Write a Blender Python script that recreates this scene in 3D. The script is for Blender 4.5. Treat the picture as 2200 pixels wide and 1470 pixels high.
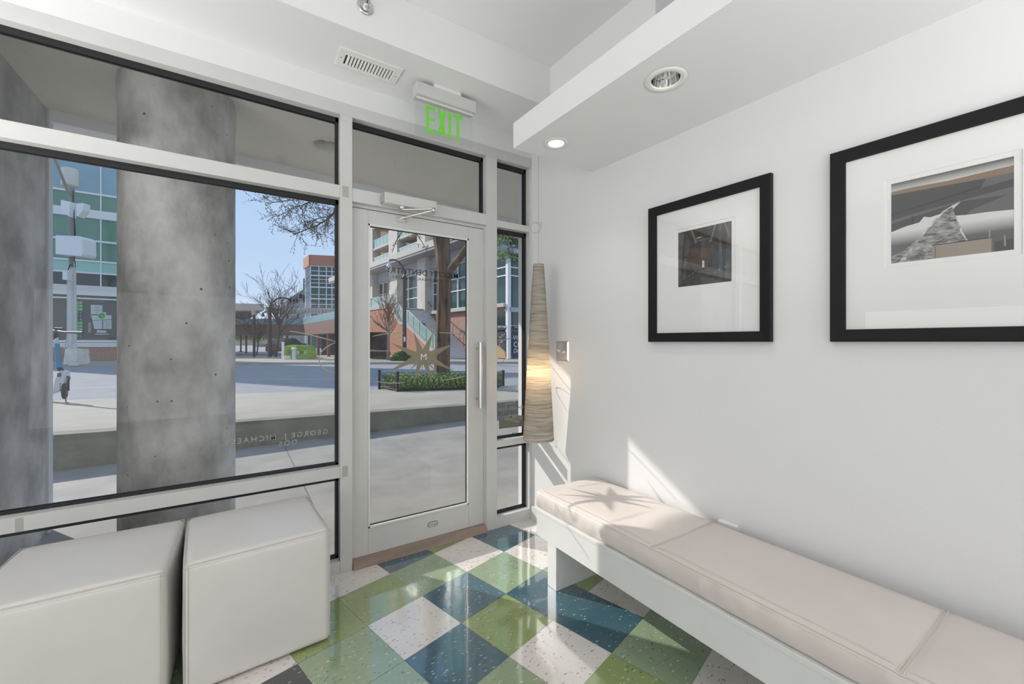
import bpy, bmesh, math, random
from mathutils import Vector, Matrix, noise
for o in list(bpy.data.objects): bpy.data.objects.remove(o)
SC = bpy.context.scene
COL = SC.collection
PI = math.pi
# ------------------------------------------------------------------ camera
FPX = 890.0; CH = 1.33; TH = math.radians(56.83)
RV = Vector((math.sin(TH), -math.cos(TH), 0)); FV = Vector((math.cos(TH), math.sin(TH), 0))
cd = bpy.data.cameras.new('camera'); cam = bpy.data.objects.new('camera', cd); COL.objects.link(cam)
cam.location = (0, 0, CH); cam.rotation_euler = (PI/2, 0, TH - PI/2)
cd.sensor_width = 36.0; cd.lens = 36.0*FPX/2200.0; cd.clip_start = 0.05; cd.clip_end = 800
SC.camera = cam
# ------------------------------------------------------------------ world, sun, exposure
SUN_DIR = Vector((1.0, -1.58, -1.13)).normalized()      # direction the sunlight travels
W = bpy.data.worlds.new('world'); SC.world = W; W.use_nodes = True
nt = W.node_tree; nt.nodes.clear()
tcw = nt.nodes.new('ShaderNodeTexCoord'); spw = nt.nodes.new('ShaderNodeSeparateXYZ'); nt.links.new(tcw.outputs['Generated'], spw.inputs[0])
rw = nt.nodes.new('ShaderNodeValToRGB'); nt.links.new(spw.outputs[2], rw.inputs[0])
els = rw.color_ramp.elements; els[0].position = 0.0; els[0].color = (.68, .76, .88, 1); els[1].position = 1.0; els[1].color = (.30, .44, .70, 1)
e_ = els.new(.12); e_.color = (.52, .67, .88, 1); e_ = els.new(.38); e_.color = (.36, .54, .82, 1)
bg = nt.nodes.new('ShaderNodeBackground'); bg.inputs['Strength'].default_value = 1.0
wo = nt.nodes.new('ShaderNodeOutputWorld')
nt.links.new(rw.outputs[0], bg.inputs[0]); nt.links.new(bg.outputs[0], wo.inputs[0])
sd = bpy.data.lights.new('sun', 'SUN'); sd.energy = 3.8; sd.angle = math.radians(0.7); sd.color = (1, .94, .86)
sun = bpy.data.objects.new('sun', sd); COL.objects.link(sun)
sun.rotation_euler = SUN_DIR.to_track_quat('-Z', 'Y').to_euler(); sun.location = (-20, 30, 30)
SC.view_settings.view_transform = 'Standard'; SC.view_settings.look = 'None'
SC.view_settings.exposure = 0.24; SC.view_settings.gamma = 1.0; SC.view_settings.use_curve_mapping = False
def area(name, loc, size, power, rot=(0, 0, 0), color=(1, .97, .93)):
    d = bpy.data.lights.new(name, 'AREA'); d.shape = 'RECTANGLE'; d.size, d.size_y = size; d.energy = power; d.color = color
    o = bpy.data.objects.new(name, d); COL.objects.link(o); o.location = loc; o.rotation_euler = rot; return o
# added unseen fill lights: upward ones, plus wide ones before rear and left walls
area('added_fill_up', (-1.75, 1.7, 1.42), (1.1, 1.3), 34, (PI, 0, 0), (1, .98, .975))
area('added_fill_up', (0.85, -0.95, 1.42), (1.2, 1.0), 19, (PI, 0, 0), (1, .98, .975))
area('added_fill_up', (1.58, -1.3, 1.2), (.6, 1.6), 8, (PI, 0, 0), (1, .98, .975))
area('added_fill_up', (-1.2, -1.6, 1.42), (2.0, 1.6), 14, (PI, 0, 0), (1, .98, .975))
area('added_fill_rear', (-0.4, -3.5, 1.15), (4.2, 2.1), 24, (math.radians(96), 0, 0), (1, .98, .975))
area('added_fill_left', (-2.93, -0.6, 1.05), (4.0, 1.9), 26, (math.radians(96), 0, math.radians(-90)), (1, .98, .975))

# ------------------------------------------------------------------ helpers
def P(u, v, D):          # point seen at pixel (u,v) of the 2200x1470 photo, D metres ahead
    return Vector((0, 0, CH)) + D*(RV*((u-1100)/FPX) + FV + Vector((0, 0, (735-v)/FPX)))
def PZ(u, v, z=0.0):
    return P(u, v, FPX*(CH-z)/(v-735))
MATS = {}
def mat(name, col, rough=.6, metal=0., spec=.5, bump=0., bscale=50., var=0., vscale=3., emis=None, estr=0., coat=0., alpha=None, col2=None, stretch=None):
    if name in MATS: return MATS[name]
    m = bpy.data.materials.new(name); m.use_nodes = True; n = m.node_tree.nodes; l = m.node_tree.links
    b = n['Principled BSDF']; b.inputs['Base Color'].default_value = (*col, 1); b.inputs['Roughness'].default_value = rough
    b.inputs['Metallic'].default_value = metal; b.inputs['Specular IOR Level'].default_value = spec
    if coat: b.inputs['Coat Weight'].default_value = coat; b.inputs['Coat Roughness'].default_value = .08
    if emis: b.inputs['Emission Color'].default_value = (*emis, 1); b.inputs['Emission Strength'].default_value = estr
    tc = n.new('ShaderNodeTexCoord'); vec = tc.outputs['Object']
    if stretch:
        mp = n.new('ShaderNodeMapping'); mp.inputs['Scale'].default_value = stretch; l.new(vec, mp.inputs[0]); vec = mp.outputs[0]
    if var or col2:
        t = n.new('ShaderNodeTexNoise'); t.inputs['Scale'].default_value = vscale; t.inputs['Detail'].default_value = 6; t.inputs['Roughness'].default_value = .6
        l.new(vec, t.inputs['Vector'])
        r = n.new('ShaderNodeValToRGB'); r.color_ramp.elements[0].position = .35; r.color_ramp.elements[1].position = .65
        c2 = col2 if col2 else tuple(min(1, c*(1+var)) for c in col); c1 = col if col2 else tuple(c*(1-var) for c in col)
        r.color_ramp.elements[0].color = (*c1, 1); r.color_ramp.elements[1].color = (*c2, 1)
        l.new(t.outputs['Fac'], r.inputs[0]); l.new(r.outputs[0], b.inputs['Base Color'])
    if bump:
        t2 = n.new('ShaderNodeTexNoise'); t2.inputs['Scale'].default_value = bscale; t2.inputs['Detail'].default_value = 4
        l.new(vec, t2.inputs['Vector'])
        bp = n.new('ShaderNodeBump'); bp.inputs['Strength'].default_value = bump; bp.inputs['Distance'].default_value = .01
        l.new(t2.outputs['Fac'], bp.inputs['Height']); l.new(bp.outputs[0], b.inputs['Normal'])
    MATS[name] = m; return m
def glassmat(name, tint=(1, 1, 1), refl=1.0, rough=0.0):
    m = bpy.data.materials.new(name); m.use_nodes = True; n = m.node_tree.nodes; l = m.node_tree.links; n.clear()
    tr = n.new('ShaderNodeBsdfTransparent'); tr.inputs[0].default_value = (*tint, 1)
    gl = n.new('ShaderNodeBsdfGlossy'); gl.inputs['Roughness'].default_value = rough
    ge = n.new('ShaderNodeNewGeometry'); dt = n.new('ShaderNodeVectorMath'); dt.operation = 'DOT_PRODUCT'; l.new(ge.outputs['Incoming'], dt.inputs[0]); l.new(ge.outputs['Normal'], dt.inputs[1])
    ab = n.new('ShaderNodeMath'); ab.operation = 'ABSOLUTE'; l.new(dt.outputs['Value'], ab.inputs[0])
    om = n.new('ShaderNodeMath'); om.operation = 'SUBTRACT'; om.inputs[0].default_value = 1.0; l.new(ab.outputs[0], om.inputs[1])
    pw = n.new('ShaderNodeMath'); pw.operation = 'POWER'; pw.inputs[1].default_value = 5.0; l.new(om.outputs[0], pw.inputs[0])
    fr = n.new('ShaderNodeMath'); fr.operation = 'MULTIPLY_ADD'; fr.inputs[1].default_value = .96; fr.inputs[2].default_value = .04; l.new(pw.outputs[0], fr.inputs[0])
    mu = n.new('ShaderNodeMath'); mu.operation = 'MULTIPLY'; mu.inputs[1].default_value = refl
    mx = n.new('ShaderNodeMixShader'); o = n.new('ShaderNodeOutputMaterial')
    l.new(fr.outputs[0], mu.inputs[0]); l.new(mu.outputs[0], mx.inputs[0]); l.new(tr.outputs[0], mx.inputs[1]); l.new(gl.outputs[0], mx.inputs[2]); l.new(mx.outputs[0], o.inputs[0])
    return m
def brickmat(name, c1, c2, mortar, scale=1.0, axis='XZ'):
    m = bpy.data.materials.new(name); m.use_nodes = True; n = m.node_tree.nodes; l = m.node_tree.links
    b = n['Principled BSDF']; b.inputs['Roughness'].default_value = .85
    g = n.new('ShaderNodeTexCoord'); sp = n.new('ShaderNodeSeparateXYZ'); cb = n.new('ShaderNodeCombineXYZ')
    l.new(g.outputs['Object'], sp.inputs[0])
    ad = n.new('ShaderNodeMath'); ad.operation = 'ADD'; l.new(sp.outputs[0], ad.inputs[0]); l.new(sp.outputs[1], ad.inputs[1])
    l.new(ad.outputs[0], cb.inputs[0]); l.new(sp.outputs[2], cb.inputs[1])
    br = n.new('ShaderNodeTexBrick'); br.inputs['Color1'].default_value = (*c1, 1); br.inputs['Color2'].default_value = (*c2, 1); br.inputs['Mortar'].default_value = (*mortar, 1)
    br.inputs['Scale'].default_value = scale; br.inputs['Brick Width'].default_value = .25; br.inputs['Row Height'].default_value = .09; br.inputs['Mortar Size'].default_value = .012
    l.new(cb.outputs[0], br.inputs['Vector']); l.new(br.outputs[0], b.inputs['Base Color']); MATS[name] = m; return m

def wpos(o):
    v = Vector((0, 0, 0))
    while o: v += o.location; o = o.parent
    return v
class MB:
    def __init__(s): s.v = []; s.f = []; s.m = []; s.sm = []
    def add(s, vs, fs, mi=0, smooth=False):
        b = len(s.v); s.v += [Vector(x) for x in vs]
        for f in fs: s.f.append([b+i for i in f]); s.m.append(mi); s.sm.append(smooth)
        return s
    def box(s, x0, x1, y0, y1, z0, z1, mi=0):
        vs = [(x, y, z) for z in (z0, z1) for y in (y0, y1) for x in (x0, x1)]
        return s.add(vs, [(0, 2, 3, 1), (4, 5, 7, 6), (0, 1, 5, 4), (2, 6, 7, 3), (0, 4, 6, 2), (1, 3, 7, 5)], mi)
    def fbox(s, fr, a0, a1, o0, o1, z0, z1, mi=0):   # box in a facade frame fr(s, z, o)
        vs = [fr(a, z, o) for z in (z0, z1) for o in (o0, o1) for a in (a0, a1)]
        return s.add(vs, [(0, 2, 3, 1), (4, 5, 7, 6), (0, 1, 5, 4), (2, 6, 7, 3), (0, 4, 6, 2), (1, 3, 7, 5)], mi)
    def prism(s, poly, z0, z1, mi=0):                # poly of (x,y), any vertical extrusion
        n = len(poly); vs = [(p[0], p[1], z0) for p in poly]+[(p[0], p[1], z1) for p in poly]
        fs = [tuple(range(n))[::-1], tuple(range(n, 2*n))]+[(i, (i+1) % n, n+(i+1) % n, n+i) for i in range(n)]
        return s.add(vs, fs, mi)
    def ext(s, pts, d, mi=0):                        # extrude a planar 3D polygon by vector d
        n = len(pts); d = Vector(d); vs = [Vector(p) for p in pts]+[Vector(p)+d for p in pts]
        fs = [tuple(range(n))[::-1], tuple(range(n, 2*n))]+[(i, (i+1) % n, n+(i+1) % n, n+i) for i in range(n)]
        return s.add(vs, fs, mi)
    def quad(s, *p, mi=0): return s.add(p, [tuple(range(len(p)))], mi)
    def tube(s, pts, r, n=10, mi=0, cap=True, closed=False):
        pts = [Vector(p) for p in pts]; k = len(pts); rs = r if isinstance(r, (list, tuple)) else [r]*k
        vs = []; up = None
        for i, p in enumerate(pts):
            a = pts[(i-1) % k] if (closed or i > 0) else p; b = pts[(i+1) % k] if (closed or i < k-1) else p
            t = (b-a).normalized()
            if up is None:
                up = Vector((0, 0, 1)) if abs(t.z) < .9 else Vector((1, 0, 0))
            x = t.cross(up)
            if x.length < 1e-6: x = t.cross(Vector((.3, .9, .1)))
            x.normalize(); y = x.cross(t); up = y
            for j in range(n):
                an = 2*PI*j/n; vs.append(p+rs[i]*(x*math.cos(an)+y*math.sin(an)))
        fs = []
        for i in range(k if closed else k-1):
            i2 = (i+1) % k
            for j in range(n): fs.append((i*n+j, i*n+(j+1) % n, i2*n+(j+1) % n, i2*n+j))
        s.add(vs, fs, mi, True)
        if cap and not closed: s.add(vs[:n], [tuple(range(n))], mi); s.add(vs[-n:], [tuple(range(n))[::-1]], mi)
        return s
    def lathe(s, prof, c, n=32, mi=0, axis='Z', smooth=True):
        c = Vector(c); vs = []
        for r, h in prof:
            for j in range(n):
                a = 2*PI*j/n; q = (r*math.cos(a), r*math.sin(a), h)
                if axis == 'Y': q = (q[0], q[2], q[1])
                if axis == 'X': q = (q[2], q[0], q[1])
                vs.append(c+Vector(q))
        fs = [(i*n+j, i*n+(j+1) % n, (i+1)*n+(j+1) % n, (i+1)*n+j) for i in range(len(prof)-1) for j in range(n)]
        return s.add(vs, fs, mi, smooth)
    def build(s, name, mats, parent=None, bevel=0., recalc=True, weld=False):
        off = wpos(parent) if parent else Vector((0, 0, 0))
        me = bpy.data.meshes.new(name); me.from_pydata([v-off for v in s.v], [], s.f)
        if not isinstance(mats, (list, tuple)): mats = [mats]
        for m in mats: me.materials.append(m)
        for p, mi, sm in zip(me.polygons, s.m, s.sm): p.material_index = mi; p.use_smooth = sm
        if recalc:
            bm = bmesh.new(); bm.from_mesh(me)
            if weld: bmesh.ops.remove_doubles(bm, verts=bm.verts, dist=1e-5)
            bmesh.ops.recalc_face_normals(bm, faces=bm.faces); bm.to_mesh(me); bm.free()
        o = bpy.data.objects.new(name, me); COL.objects.link(o); o.parent = parent
        if bevel:
            b = o.modifiers.new('bevel', 'BEVEL'); b.width = bevel; b.segments = 2; b.limit_method = 'ANGLE'
        return o
def tag(o, label=None, cat=None, group=None, kind=None):
    if label: o['label'] = label
    if cat: o['category'] = cat
    if group: o['group'] = group
    if kind: o['kind'] = kind
    return o
def thing(name, loc, label, cat, group=None, kind=None):
    o = bpy.data.objects.new(name, None); COL.objects.link(o); o.location = loc; o.empty_display_size = .1
    return tag(o, label, cat, group, kind)
def frame(A, ang):       # local facade frame: s along, z up, o outward (to the right of the direction is -o)
    e = Vector((math.cos(ang), math.sin(ang), 0)); n = Vector((-e.y, e.x, 0)); A = Vector((A[0], A[1], 0))
    return lambda s, z, o=0.: A+e*s+n*o+Vector((0, 0, z))
FONTS = {}
def text(body, name, m, origin, ex, ey, size, parent, ext=.0008, bold=0., align='LEFT', spacing=1.0, curve=None):
    c = bpy.data.curves.new('t', 'FONT'); c.body = body; c.size = 1.0; c.offset = bold; c.extrude = 0; c.align_x = align; c.space_character = spacing; c.resolution_u = 3
    o = bpy.data.objects.new('t', c); COL.objects.link(o)
    dg = bpy.context.evaluated_depsgraph_get(); dg.update()
    me = bpy.data.meshes.new_from_object(o.evaluated_get(dg)); bpy.data.objects.remove(o)
    ex = Vector(ex).normalized(); ey = Vector(ey).normalized(); nn = ex.cross(ey)
    off = wpos(parent) if parent else Vector((0, 0, 0)); origin = Vector(origin)
    for v in me.vertices:
        x, y = v.co.x*size, v.co.y*size
        if curve: x, y = curve(x, y)
        v.co = origin+ex*x+ey*y-off
    bm = bmesh.new(); bm.from_mesh(me)
    if ext:
        g = bmesh.ops.extrude_face_region(bm, geom=bm.faces[:]); bmesh.ops.translate(bm, verts=[x for x in g['geom'] if isinstance(x, bmesh.types.BMVert)], vec=nn*ext)
        bmesh.ops.recalc_face_normals(bm, faces=bm.faces)
    bm.to_mesh(me); bm.free(); me.materials.clear(); me.materials.append(m); me.name = name
    ob = bpy.data.objects.new(name, me); COL.objects.link(ob); ob.parent = parent; return ob

# ------------------------------------------------------------------ materials
wallm = mat('wall_paint', (.78, .785, .79), .55, bump=.04, bscale=120)
ceilm = mat('ceiling_paint', (.80, .805, .81), .7)
alu = mat('painted_aluminium', (.60, .60, .595), .38, var=.02, vscale=8)
gask = mat('black_gasket', (.012, .012, .014), .5)
glass = glassmat('window_glass', (.945, .948, .95), .55)
clear = glassmat('clear_acrylic', (.97, .98, .98), .8)
picglass = glassmat('picture_glass', (1, 1, 1), .9)
chrome = mat('brushed_steel', (.62, .61, .6), .25, metal=1.)
mirror = mat('polished_reflector', (.85, .85, .85), .08, metal=1.)
whitep = mat('white_plastic', (.82, .82, .81), .35)
leather = mat('white_leather', (.72, .70, .675), .36, bump=.12, bscale=9, var=.02, vscale=4)
leatherp = mat('blush_white_leather', (.68, .62, .585), .4, bump=.10, bscale=7, var=.025, vscale=3)
thread = mat('seam_thread', (.60, .57, .53), .6)
benchp = mat('bench_paint', (.71, .72, .71), .35, var=.015, vscale=5)
black = mat('black_frame_wood', (.010, .010, .011), .5, spec=.22, bump=.03)
matb = mat('white_matboard', (.83, .83, .83), .8)
conc = mat('porch_concrete', (.33, .31, .28), .75, var=.16, vscale=1.6, bump=.1, bscale=60)
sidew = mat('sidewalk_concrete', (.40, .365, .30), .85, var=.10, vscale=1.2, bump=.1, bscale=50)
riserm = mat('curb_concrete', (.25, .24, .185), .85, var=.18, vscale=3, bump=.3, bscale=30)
asph = mat('road_asphalt', (.30, .30, .31), .9, var=.10, vscale=2.5, bump=.2, bscale=80)
plazam = mat('plaza_concrete', (.42, .37, .31), .85, var=.08, vscale=.8)
stucco = mat('porch_stucco', (.80, .77, .69), .9, bump=.7, bscale=220, var=.06, vscale=120)
colm = mat('raw_concrete', (.42, .42, .42), .7, var=.35, vscale=2.6, bump=.25, bscale=25)
beamm = mat('beam_paint', (.80, .81, .83), .5)
green_e = mat('exit_green', (.12, .50, .03), .5, emis=(.12, .55, .03), estr=.22)
def vct(name, base, chip1, chip2, thr=.20):
    m = bpy.data.materials.new(name); m.use_nodes = True; n = m.node_tree.nodes; l = m.node_tree.links
    b = n['Principled BSDF']; b.inputs['Roughness'].default_value = .16; b.inputs['Specular IOR Level'].default_value = .62
    b.inputs['Coat Weight'].default_value = 1.0; b.inputs['Coat Roughness'].default_value = .06; b.inputs['Coat IOR'].default_value = 1.85
    tc = n.new('ShaderNodeTexCoord'); mp = n.new('ShaderNodeMapping'); mp.inputs['Rotation'].default_value = (0, 0, math.radians(-75)); mp.inputs['Scale'].default_value = (50, 150, 1)
    l.new(tc.outputs['Object'], mp.inputs[0])
    nz = n.new('ShaderNodeTexNoise'); nz.inputs['Scale'].default_value = 12
    l.new(tc.outputs['Object'], nz.inputs['Vector'])
    ad = n.new('ShaderNodeMixRGB'); ad.blend_type = 'ADD'; ad.inputs[0].default_value = 2.0
    l.new(mp.outputs[0], ad.inputs[1]); l.new(nz.outputs['Color'], ad.inputs[2])
    vo = n.new('ShaderNodeTexVoronoi'); vo.voronoi_dimensions = '2D'; vo.inputs['Scale'].default_value = 1.0
    l.new(ad.outputs[0], vo.inputs['Vector'])
    sp = n.new('ShaderNodeSeparateColor'); l.new(vo.outputs['Color'], sp.inputs[0])
    # chip radius varies per cell: many cells have none
    mr = n.new('ShaderNodeMapRange'); mr.inputs[1].default_value = .80; mr.inputs[2].default_value = 1.0; mr.inputs[3].default_value = 0; mr.inputs[4].default_value = .42
    l.new(sp.outputs[0], mr.inputs[0])
    lt = n.new('ShaderNodeMath'); lt.operation = 'LESS_THAN'; l.new(vo.outputs['Distance'], lt.inputs[0]); l.new(mr.outputs[0], lt.inputs[1])
    gt = n.new('ShaderNodeMath'); gt.operation = 'GREATER_THAN'; gt.inputs[1].default_value = .5; l.new(sp.outputs[1], gt.inputs[0])
    cm = n.new('ShaderNodeMixRGB'); cm.inputs[1].default_value = (*chip1, 1); cm.inputs[2].default_value = (*chip2, 1); l.new(gt.outputs[0], cm.inputs[0])
    t = n.new('ShaderNodeTexNoise'); t.inputs['Scale'].default_value = 5; t.inputs['Detail'].default_value = 8; l.new(tc.outputs['Object'], t.inputs['Vector'])
    bm_ = n.new('ShaderNodeMixRGB'); bm_.inputs[1].default_value = (*[c*.88 for c in base], 1); bm_.inputs[2].default_value = (*[min(1, c*1.12) for c in base], 1); l.new(t.outputs['Fac'], bm_.inputs[0])
    mx = n.new('ShaderNodeMixRGB'); l.new(lt.outputs[0], mx.inputs[0]); l.new(bm_.outputs[0], mx.inputs[1]); l.new(cm.outputs[0], mx.inputs[2])
    l.new(mx.outputs[0], b.inputs['Base Color'])
    t2 = n.new('ShaderNodeTexNoise'); t2.inputs['Scale'].default_value = 9; l.new(tc.outputs['Object'], t2.inputs['Vector'])
    bp = n.new('ShaderNodeBump'); bp.inputs['Strength'].default_value = .05; bp.inputs['Distance'].default_value = .01; l.new(t2.outputs['Fac'], bp.inputs['Height'])
    l.new(bp.outputs[0], b.inputs['Coat Normal']); l.new(bp.outputs[0], b.inputs['Normal'])
    return m
TW = vct('white_floor_tile', (.76, .72, .68), (.22, .22, .2), (.45, .38, .33))
TB = vct('blue_floor_tile', (.045, .115, .155), (.42, .47, .45), (.12, .2, .24))
TG = vct('green_floor_tile', (.27, .345, .125), (.5, .55, .38), (.12, .15, .08))
TS = vct('sage_floor_tile', (.285, .375, .235), (.62, .66, .55), (.12, .18, .12))
TN = vct('dark_floor_tile', (.02, .028, .028), (.3, .32, .22), (.1, .12, .1))
TJ = mat('tile_joint', (.22, .22, .2), .7)

# ------------------------------------------------------------------ room shell
YW = 2.533                       # inner face of the storefront frame
def wx(y): return 1.834+(2.542-y)*math.tan(math.radians(3.4))     # right wall line
YB = -3.6; XL = -3.0
tm = {(-2, 0): 0, (-2, 1): 4, (-1, -1): 0, (-1, 0): 2, (-1, 1): 3, (-1, 2): 3, (0, -1): 0, (0, 0): 2, (0, 1): 0, (0, 2): 1, (0, 3): 3, (1, -1): 1, (1, 0): 3, (1, 1): 1, (1, 2): 2, (1, 3): 0, (1, 4): 2, (2, -1): 2, (2, 0): 0, (2, 1): 3, (2, 2): 1, (2, 3): 1, (2, 4): 3, (2, 5): 0, (3, 0): 1, (3, 1): 0, (3, 2): 2, (3, 3): 0, (3, 4): 3, (4, 0): 0}
random.seed(4)
ts = .3095; ta = math.radians(14.4); T0 = Vector((.4169, 2.2939, 0)); TA = Vector((math.cos(ta), math.sin(ta), 0)); TBv = Vector((math.sin(ta), -math.cos(ta), 0))
fl = MB(); g = .0006
for a in range(-22, 14):
    for b in range(-6, 26):
        c = tm.get((a, b), random.choice([0, 0, 1, 2, 3, 3]))
        q = [T0+TA*(ts*(a+i))+TBv*(ts*(b+j)) for i, j in ((g/ts, g/ts), (1-g/ts, g/ts), (1-g/ts, 1-g/ts), (g/ts, 1-g/ts))]
        fl.quad(*q, mi=c)
floor = fl.build('floor', [TW, TB, TG, TS, TN], recalc=False)
bm = bmesh.new(); bm.from_mesh(floor.data)
for co, no in (((0, YW+.10, 0), (0, 1, 0)), ((0, YB, 0), (0, -1, 0)), ((XL, 0, 0), (-1, 0, 0)), ((1.834+.02, 2.542, 0), (math.cos(math.radians(3.4)), math.sin(math.radians(3.4)), 0))):
    bmesh.ops.bisect_plane(bm, geom=bm.verts[:]+bm.edges[:]+bm.faces[:], plane_co=co, plane_no=no, clear_outer=True)
for f in bm.faces:
    if f.normal.z < 0: f.normal_flip()
bm.to_mesh(floor.data); bm.free(); tag(floor, kind='structure')
s = MB(); s.prism([(XL-.1, YB-.1), (wx(YB)+.1, YB-.1), (wx(2.6)+.1, YW+.10), (XL-.1, YW+.10)], -.15, -.0012)
tag(s.build('floor_slab', TJ), kind='structure')
# right wall
s = MB(); s.prism([(wx(2.70), 2.70), (wx(YB), YB), (wx(YB)+.2, YB), (wx(2.70)+.2, 2.70)], 0, 3.5)
tag(s.build('wall_right', wallm), kind='structure')
s = MB(); s.box(XL-.2, XL, YB, 2.70, 0, 3.5); tag(s.build('wall_left', wallm), kind='structure')
s = MB(); s.box(XL-.2, wx(YB)+.2, YB-.2, YB, 0, 3.5); tag(s.build('wall_back', wallm), kind='structure')
s = MB(); s.box(XL, wx(2.6)+.02, YW+.002, 2.75, 2.709, 3.5); tag(s.build('wall_front', wallm), kind='structure')
# ceiling: dropped strip along the window and the right wall, raised tray over the middle
s = MB()
s.box(XL, wx(2.1)+.1, 2.092, YW+.01, 2.836, 3.2)
s.prism([(1.66, 2.092), (wx(2.092)+.05, 2.092), (wx(1.311)+.05, 1.311), (1.695, 1.311)], 2.836, 3.2)
s.prism([(1.95, 1.311), (wx(1.311)+.05, 1.311), (wx(YB)+.05, YB), (2.02, YB)], 2.836, 3.2)
tag(s.build('ceiling_strip', ceilm), kind='structure')
s = MB(); s.box(XL-.1, wx(YB)+.1, YB-.1, 2.2, 3.093, 3.45); tag(s.build('ceiling', ceilm), kind='structure')
# low ledge over the bench with two recessed lamps
led = MB(); led.prism([(1.271, 1.931), (1.368, -2.0), (wx(-2.0)+.01, -2.0), (wx(1.908)+.01, 1.908)], 2.41, 2.551)
def cut(target, cyl):
    cu = MB()
    for x, y, r, z0, z1 in cyl: cu.lathe([(r, z0), (r, z1)], (x, y, 0), 48, smooth=False); n_ = len(cu.v); cu.add(cu.v[-96:-48], [tuple(range(48))]); cu.add(cu.v[-96:-48], [tuple(range(48))])
    cu = MB()
    for x, y, r, z0, z1 in cyl: cu.prism([(x+r*math.cos(2*PI*i/48), y+r*math.sin(2*PI*i/48)) for i in range(48)], z0, z1)
    co = cu.build('cutter', alu)
    md = target.modifiers.new('b', 'BOOLEAN'); md.operation = 'DIFFERENCE'; md.object = co; md.solver = 'EXACT'
    dg = bpy.context.evaluated_depsgraph_get(); dg.update(); me = bpy.data.meshes.new_from_object(target.evaluated_get(dg))
    target.modifiers.clear(); old = target.data; target.data = me; me.name = target.name; bpy.data.objects.remove(co)
ledge = led.build('ceiling_ledge', ceilm); tag(ledge, kind='structure')
L1 = (1.431, 1.752); L2 = (1.462, 1.081)
cut(ledge, [(*L1, .044, 2.38, 2.47), (*L2, .059, 2.38, 2.535)])
warm = mat('lamp_lens', (.9, .85, .8), .4, emis=(1, .88, .76), estr=2.2)
t = thing('recessed_downlight', (*L1, 2.41), 'small round downlight with glowing white lens, in the low ceiling ledge near its outer end', 'ceiling light', 'downlights in the low ledge')
MB().lathe([(.066, 2.409), (.064, 2.406), (.046, 2.405), (.043, 2.410), (.043, 2.432)], (*L1, 0), 48).build('trim_ring', whitep, t)
MB().lathe([(0.0005, 2.4215), (.025, 2.421), (.0432, 2.424)], (*L1, 0), 40).build('lamp_lens', warm, t)
t = thing('recessed_downlight', (*L2, 2.41), 'larger round downlight with chrome reflector cone, in the low ledge above the smaller framed photo', 'ceiling light', 'downlights in the low ledge')
MB().lathe([(.083, 2.409), (.081, 2.405), (.060, 2.404), (.057, 2.409), (.0565, 2.42)], (*L2, 0), 48).build('trim_ring', whitep, t)
MB().lathe([(.0565, 2.412), (.052, 2.44), (.043, 2.475), (.033, 2.505), (.030, 2.515)], (*L2, 0), 24, smooth=False).build('reflector_cone', mirror, t)
MB().lathe([(0.0005, 2.512), (.03, 2.513)], (*L2, 0), 32).build('bulb', mat('bulb_glow', (1, .9, .8), .4, emis=(1, .86, .7), estr=12), t)
for (x, y) in (L1, L2):
    pl = bpy.data.lights.new('downlight_glow', 'SPOT'); pl.energy = 4; pl.spot_size = math.radians(110); pl.spot_blend = .9; pl.color = (1, .9, .78); pl.shadow_soft_size = .03
    po = bpy.data.objects.new('downlight_glow', pl); COL.objects.link(po); po.location = (x, y, 2.398)
# ------------------------------------------------------------------ storefront: frames
Y0 = YW; Y1 = YW+.115; YG = YW+.062
X_L = -2.9
def member(name, x0, x1, z0, z1, y0=None):
    return tag(MB().box(x0, x1, Y0 if y0 is None else y0, Y1, z0, z1).build(name, alu, bevel=.0015), kind='structure')
tag(MB().box(X_L, 1.834, Y0, Y1, 2.641, 2.712).build('trim_1', alu, bevel=.0015), kind='structure')      # head
member('trim_2', .476, .543, 0, 2.6405, Y0-.002)     # mullion between window and door
member('trim_3', 1.441, 1.527, 0, 2.6405, Y0-.002)   # mullion between door and side light
member('trim_4', 1.814, 1.836, 0, 2.6405)            # right jamb
member('trim_5', -2.05, -1.98, 0, 2.6405, Y0-.002)
def window(name, x0, x1, z0, z1, rails):
    w = thing(name, (x0, YG, z0), None, None, kind='structure')
    f = MB()
    for a, b in rails: f.box(x0+.0005, x1-.0005, Y0, Y1-.004, a, b)
    f.build('window_frame', alu, w, bevel=.0015)
    rs = sorted(rails); gk = MB(); gl = MB()
    for (a, b), (c, d) in zip(rs[:-1], rs[1:]):
        if c-b < .05: continue
        e = .022
        for yy in (YG-.012, YG+.010):
            gk.box(x0, x1, yy, yy+.009, b, b+.014); gk.box(x0, x1, yy, yy+.009, c-e-.006, c)
            gk.box(x0, x0+.012, yy, yy+.009, b, c); gk.box(x1-.016, x1, yy, yy+.009, b, c)
        gl.box(x0+.003, x1-.003, YG-.003, YG+.003, b+.003, c-.003)
    gk.build('gasket', gask, w); gl.build('window_pane', glass, w)
    return w
win1 = window('window_1', -1.98, .476, 0, 2.641, [(.0, .068), (.549, .613), (2.160, 2.232), (2.6405, 2.642)])
win2 = window('window_2', .543, 1.441, 2.15, 2.641, [(2.152, 2.229), (2.6405, 2.642)])
win3 = window('window_3', 1.527, 1.814, 0, 2.641, [(.0, .078), (.576, .624), (2.154, 2.200), (2.6405, 2.642)])
win4 = window('window_4', -2.9, -2.05, 0, 2.641, [(.0, .068), (.549, .613), (2.160, 2.232), (2.6405, 2.642)])
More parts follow.
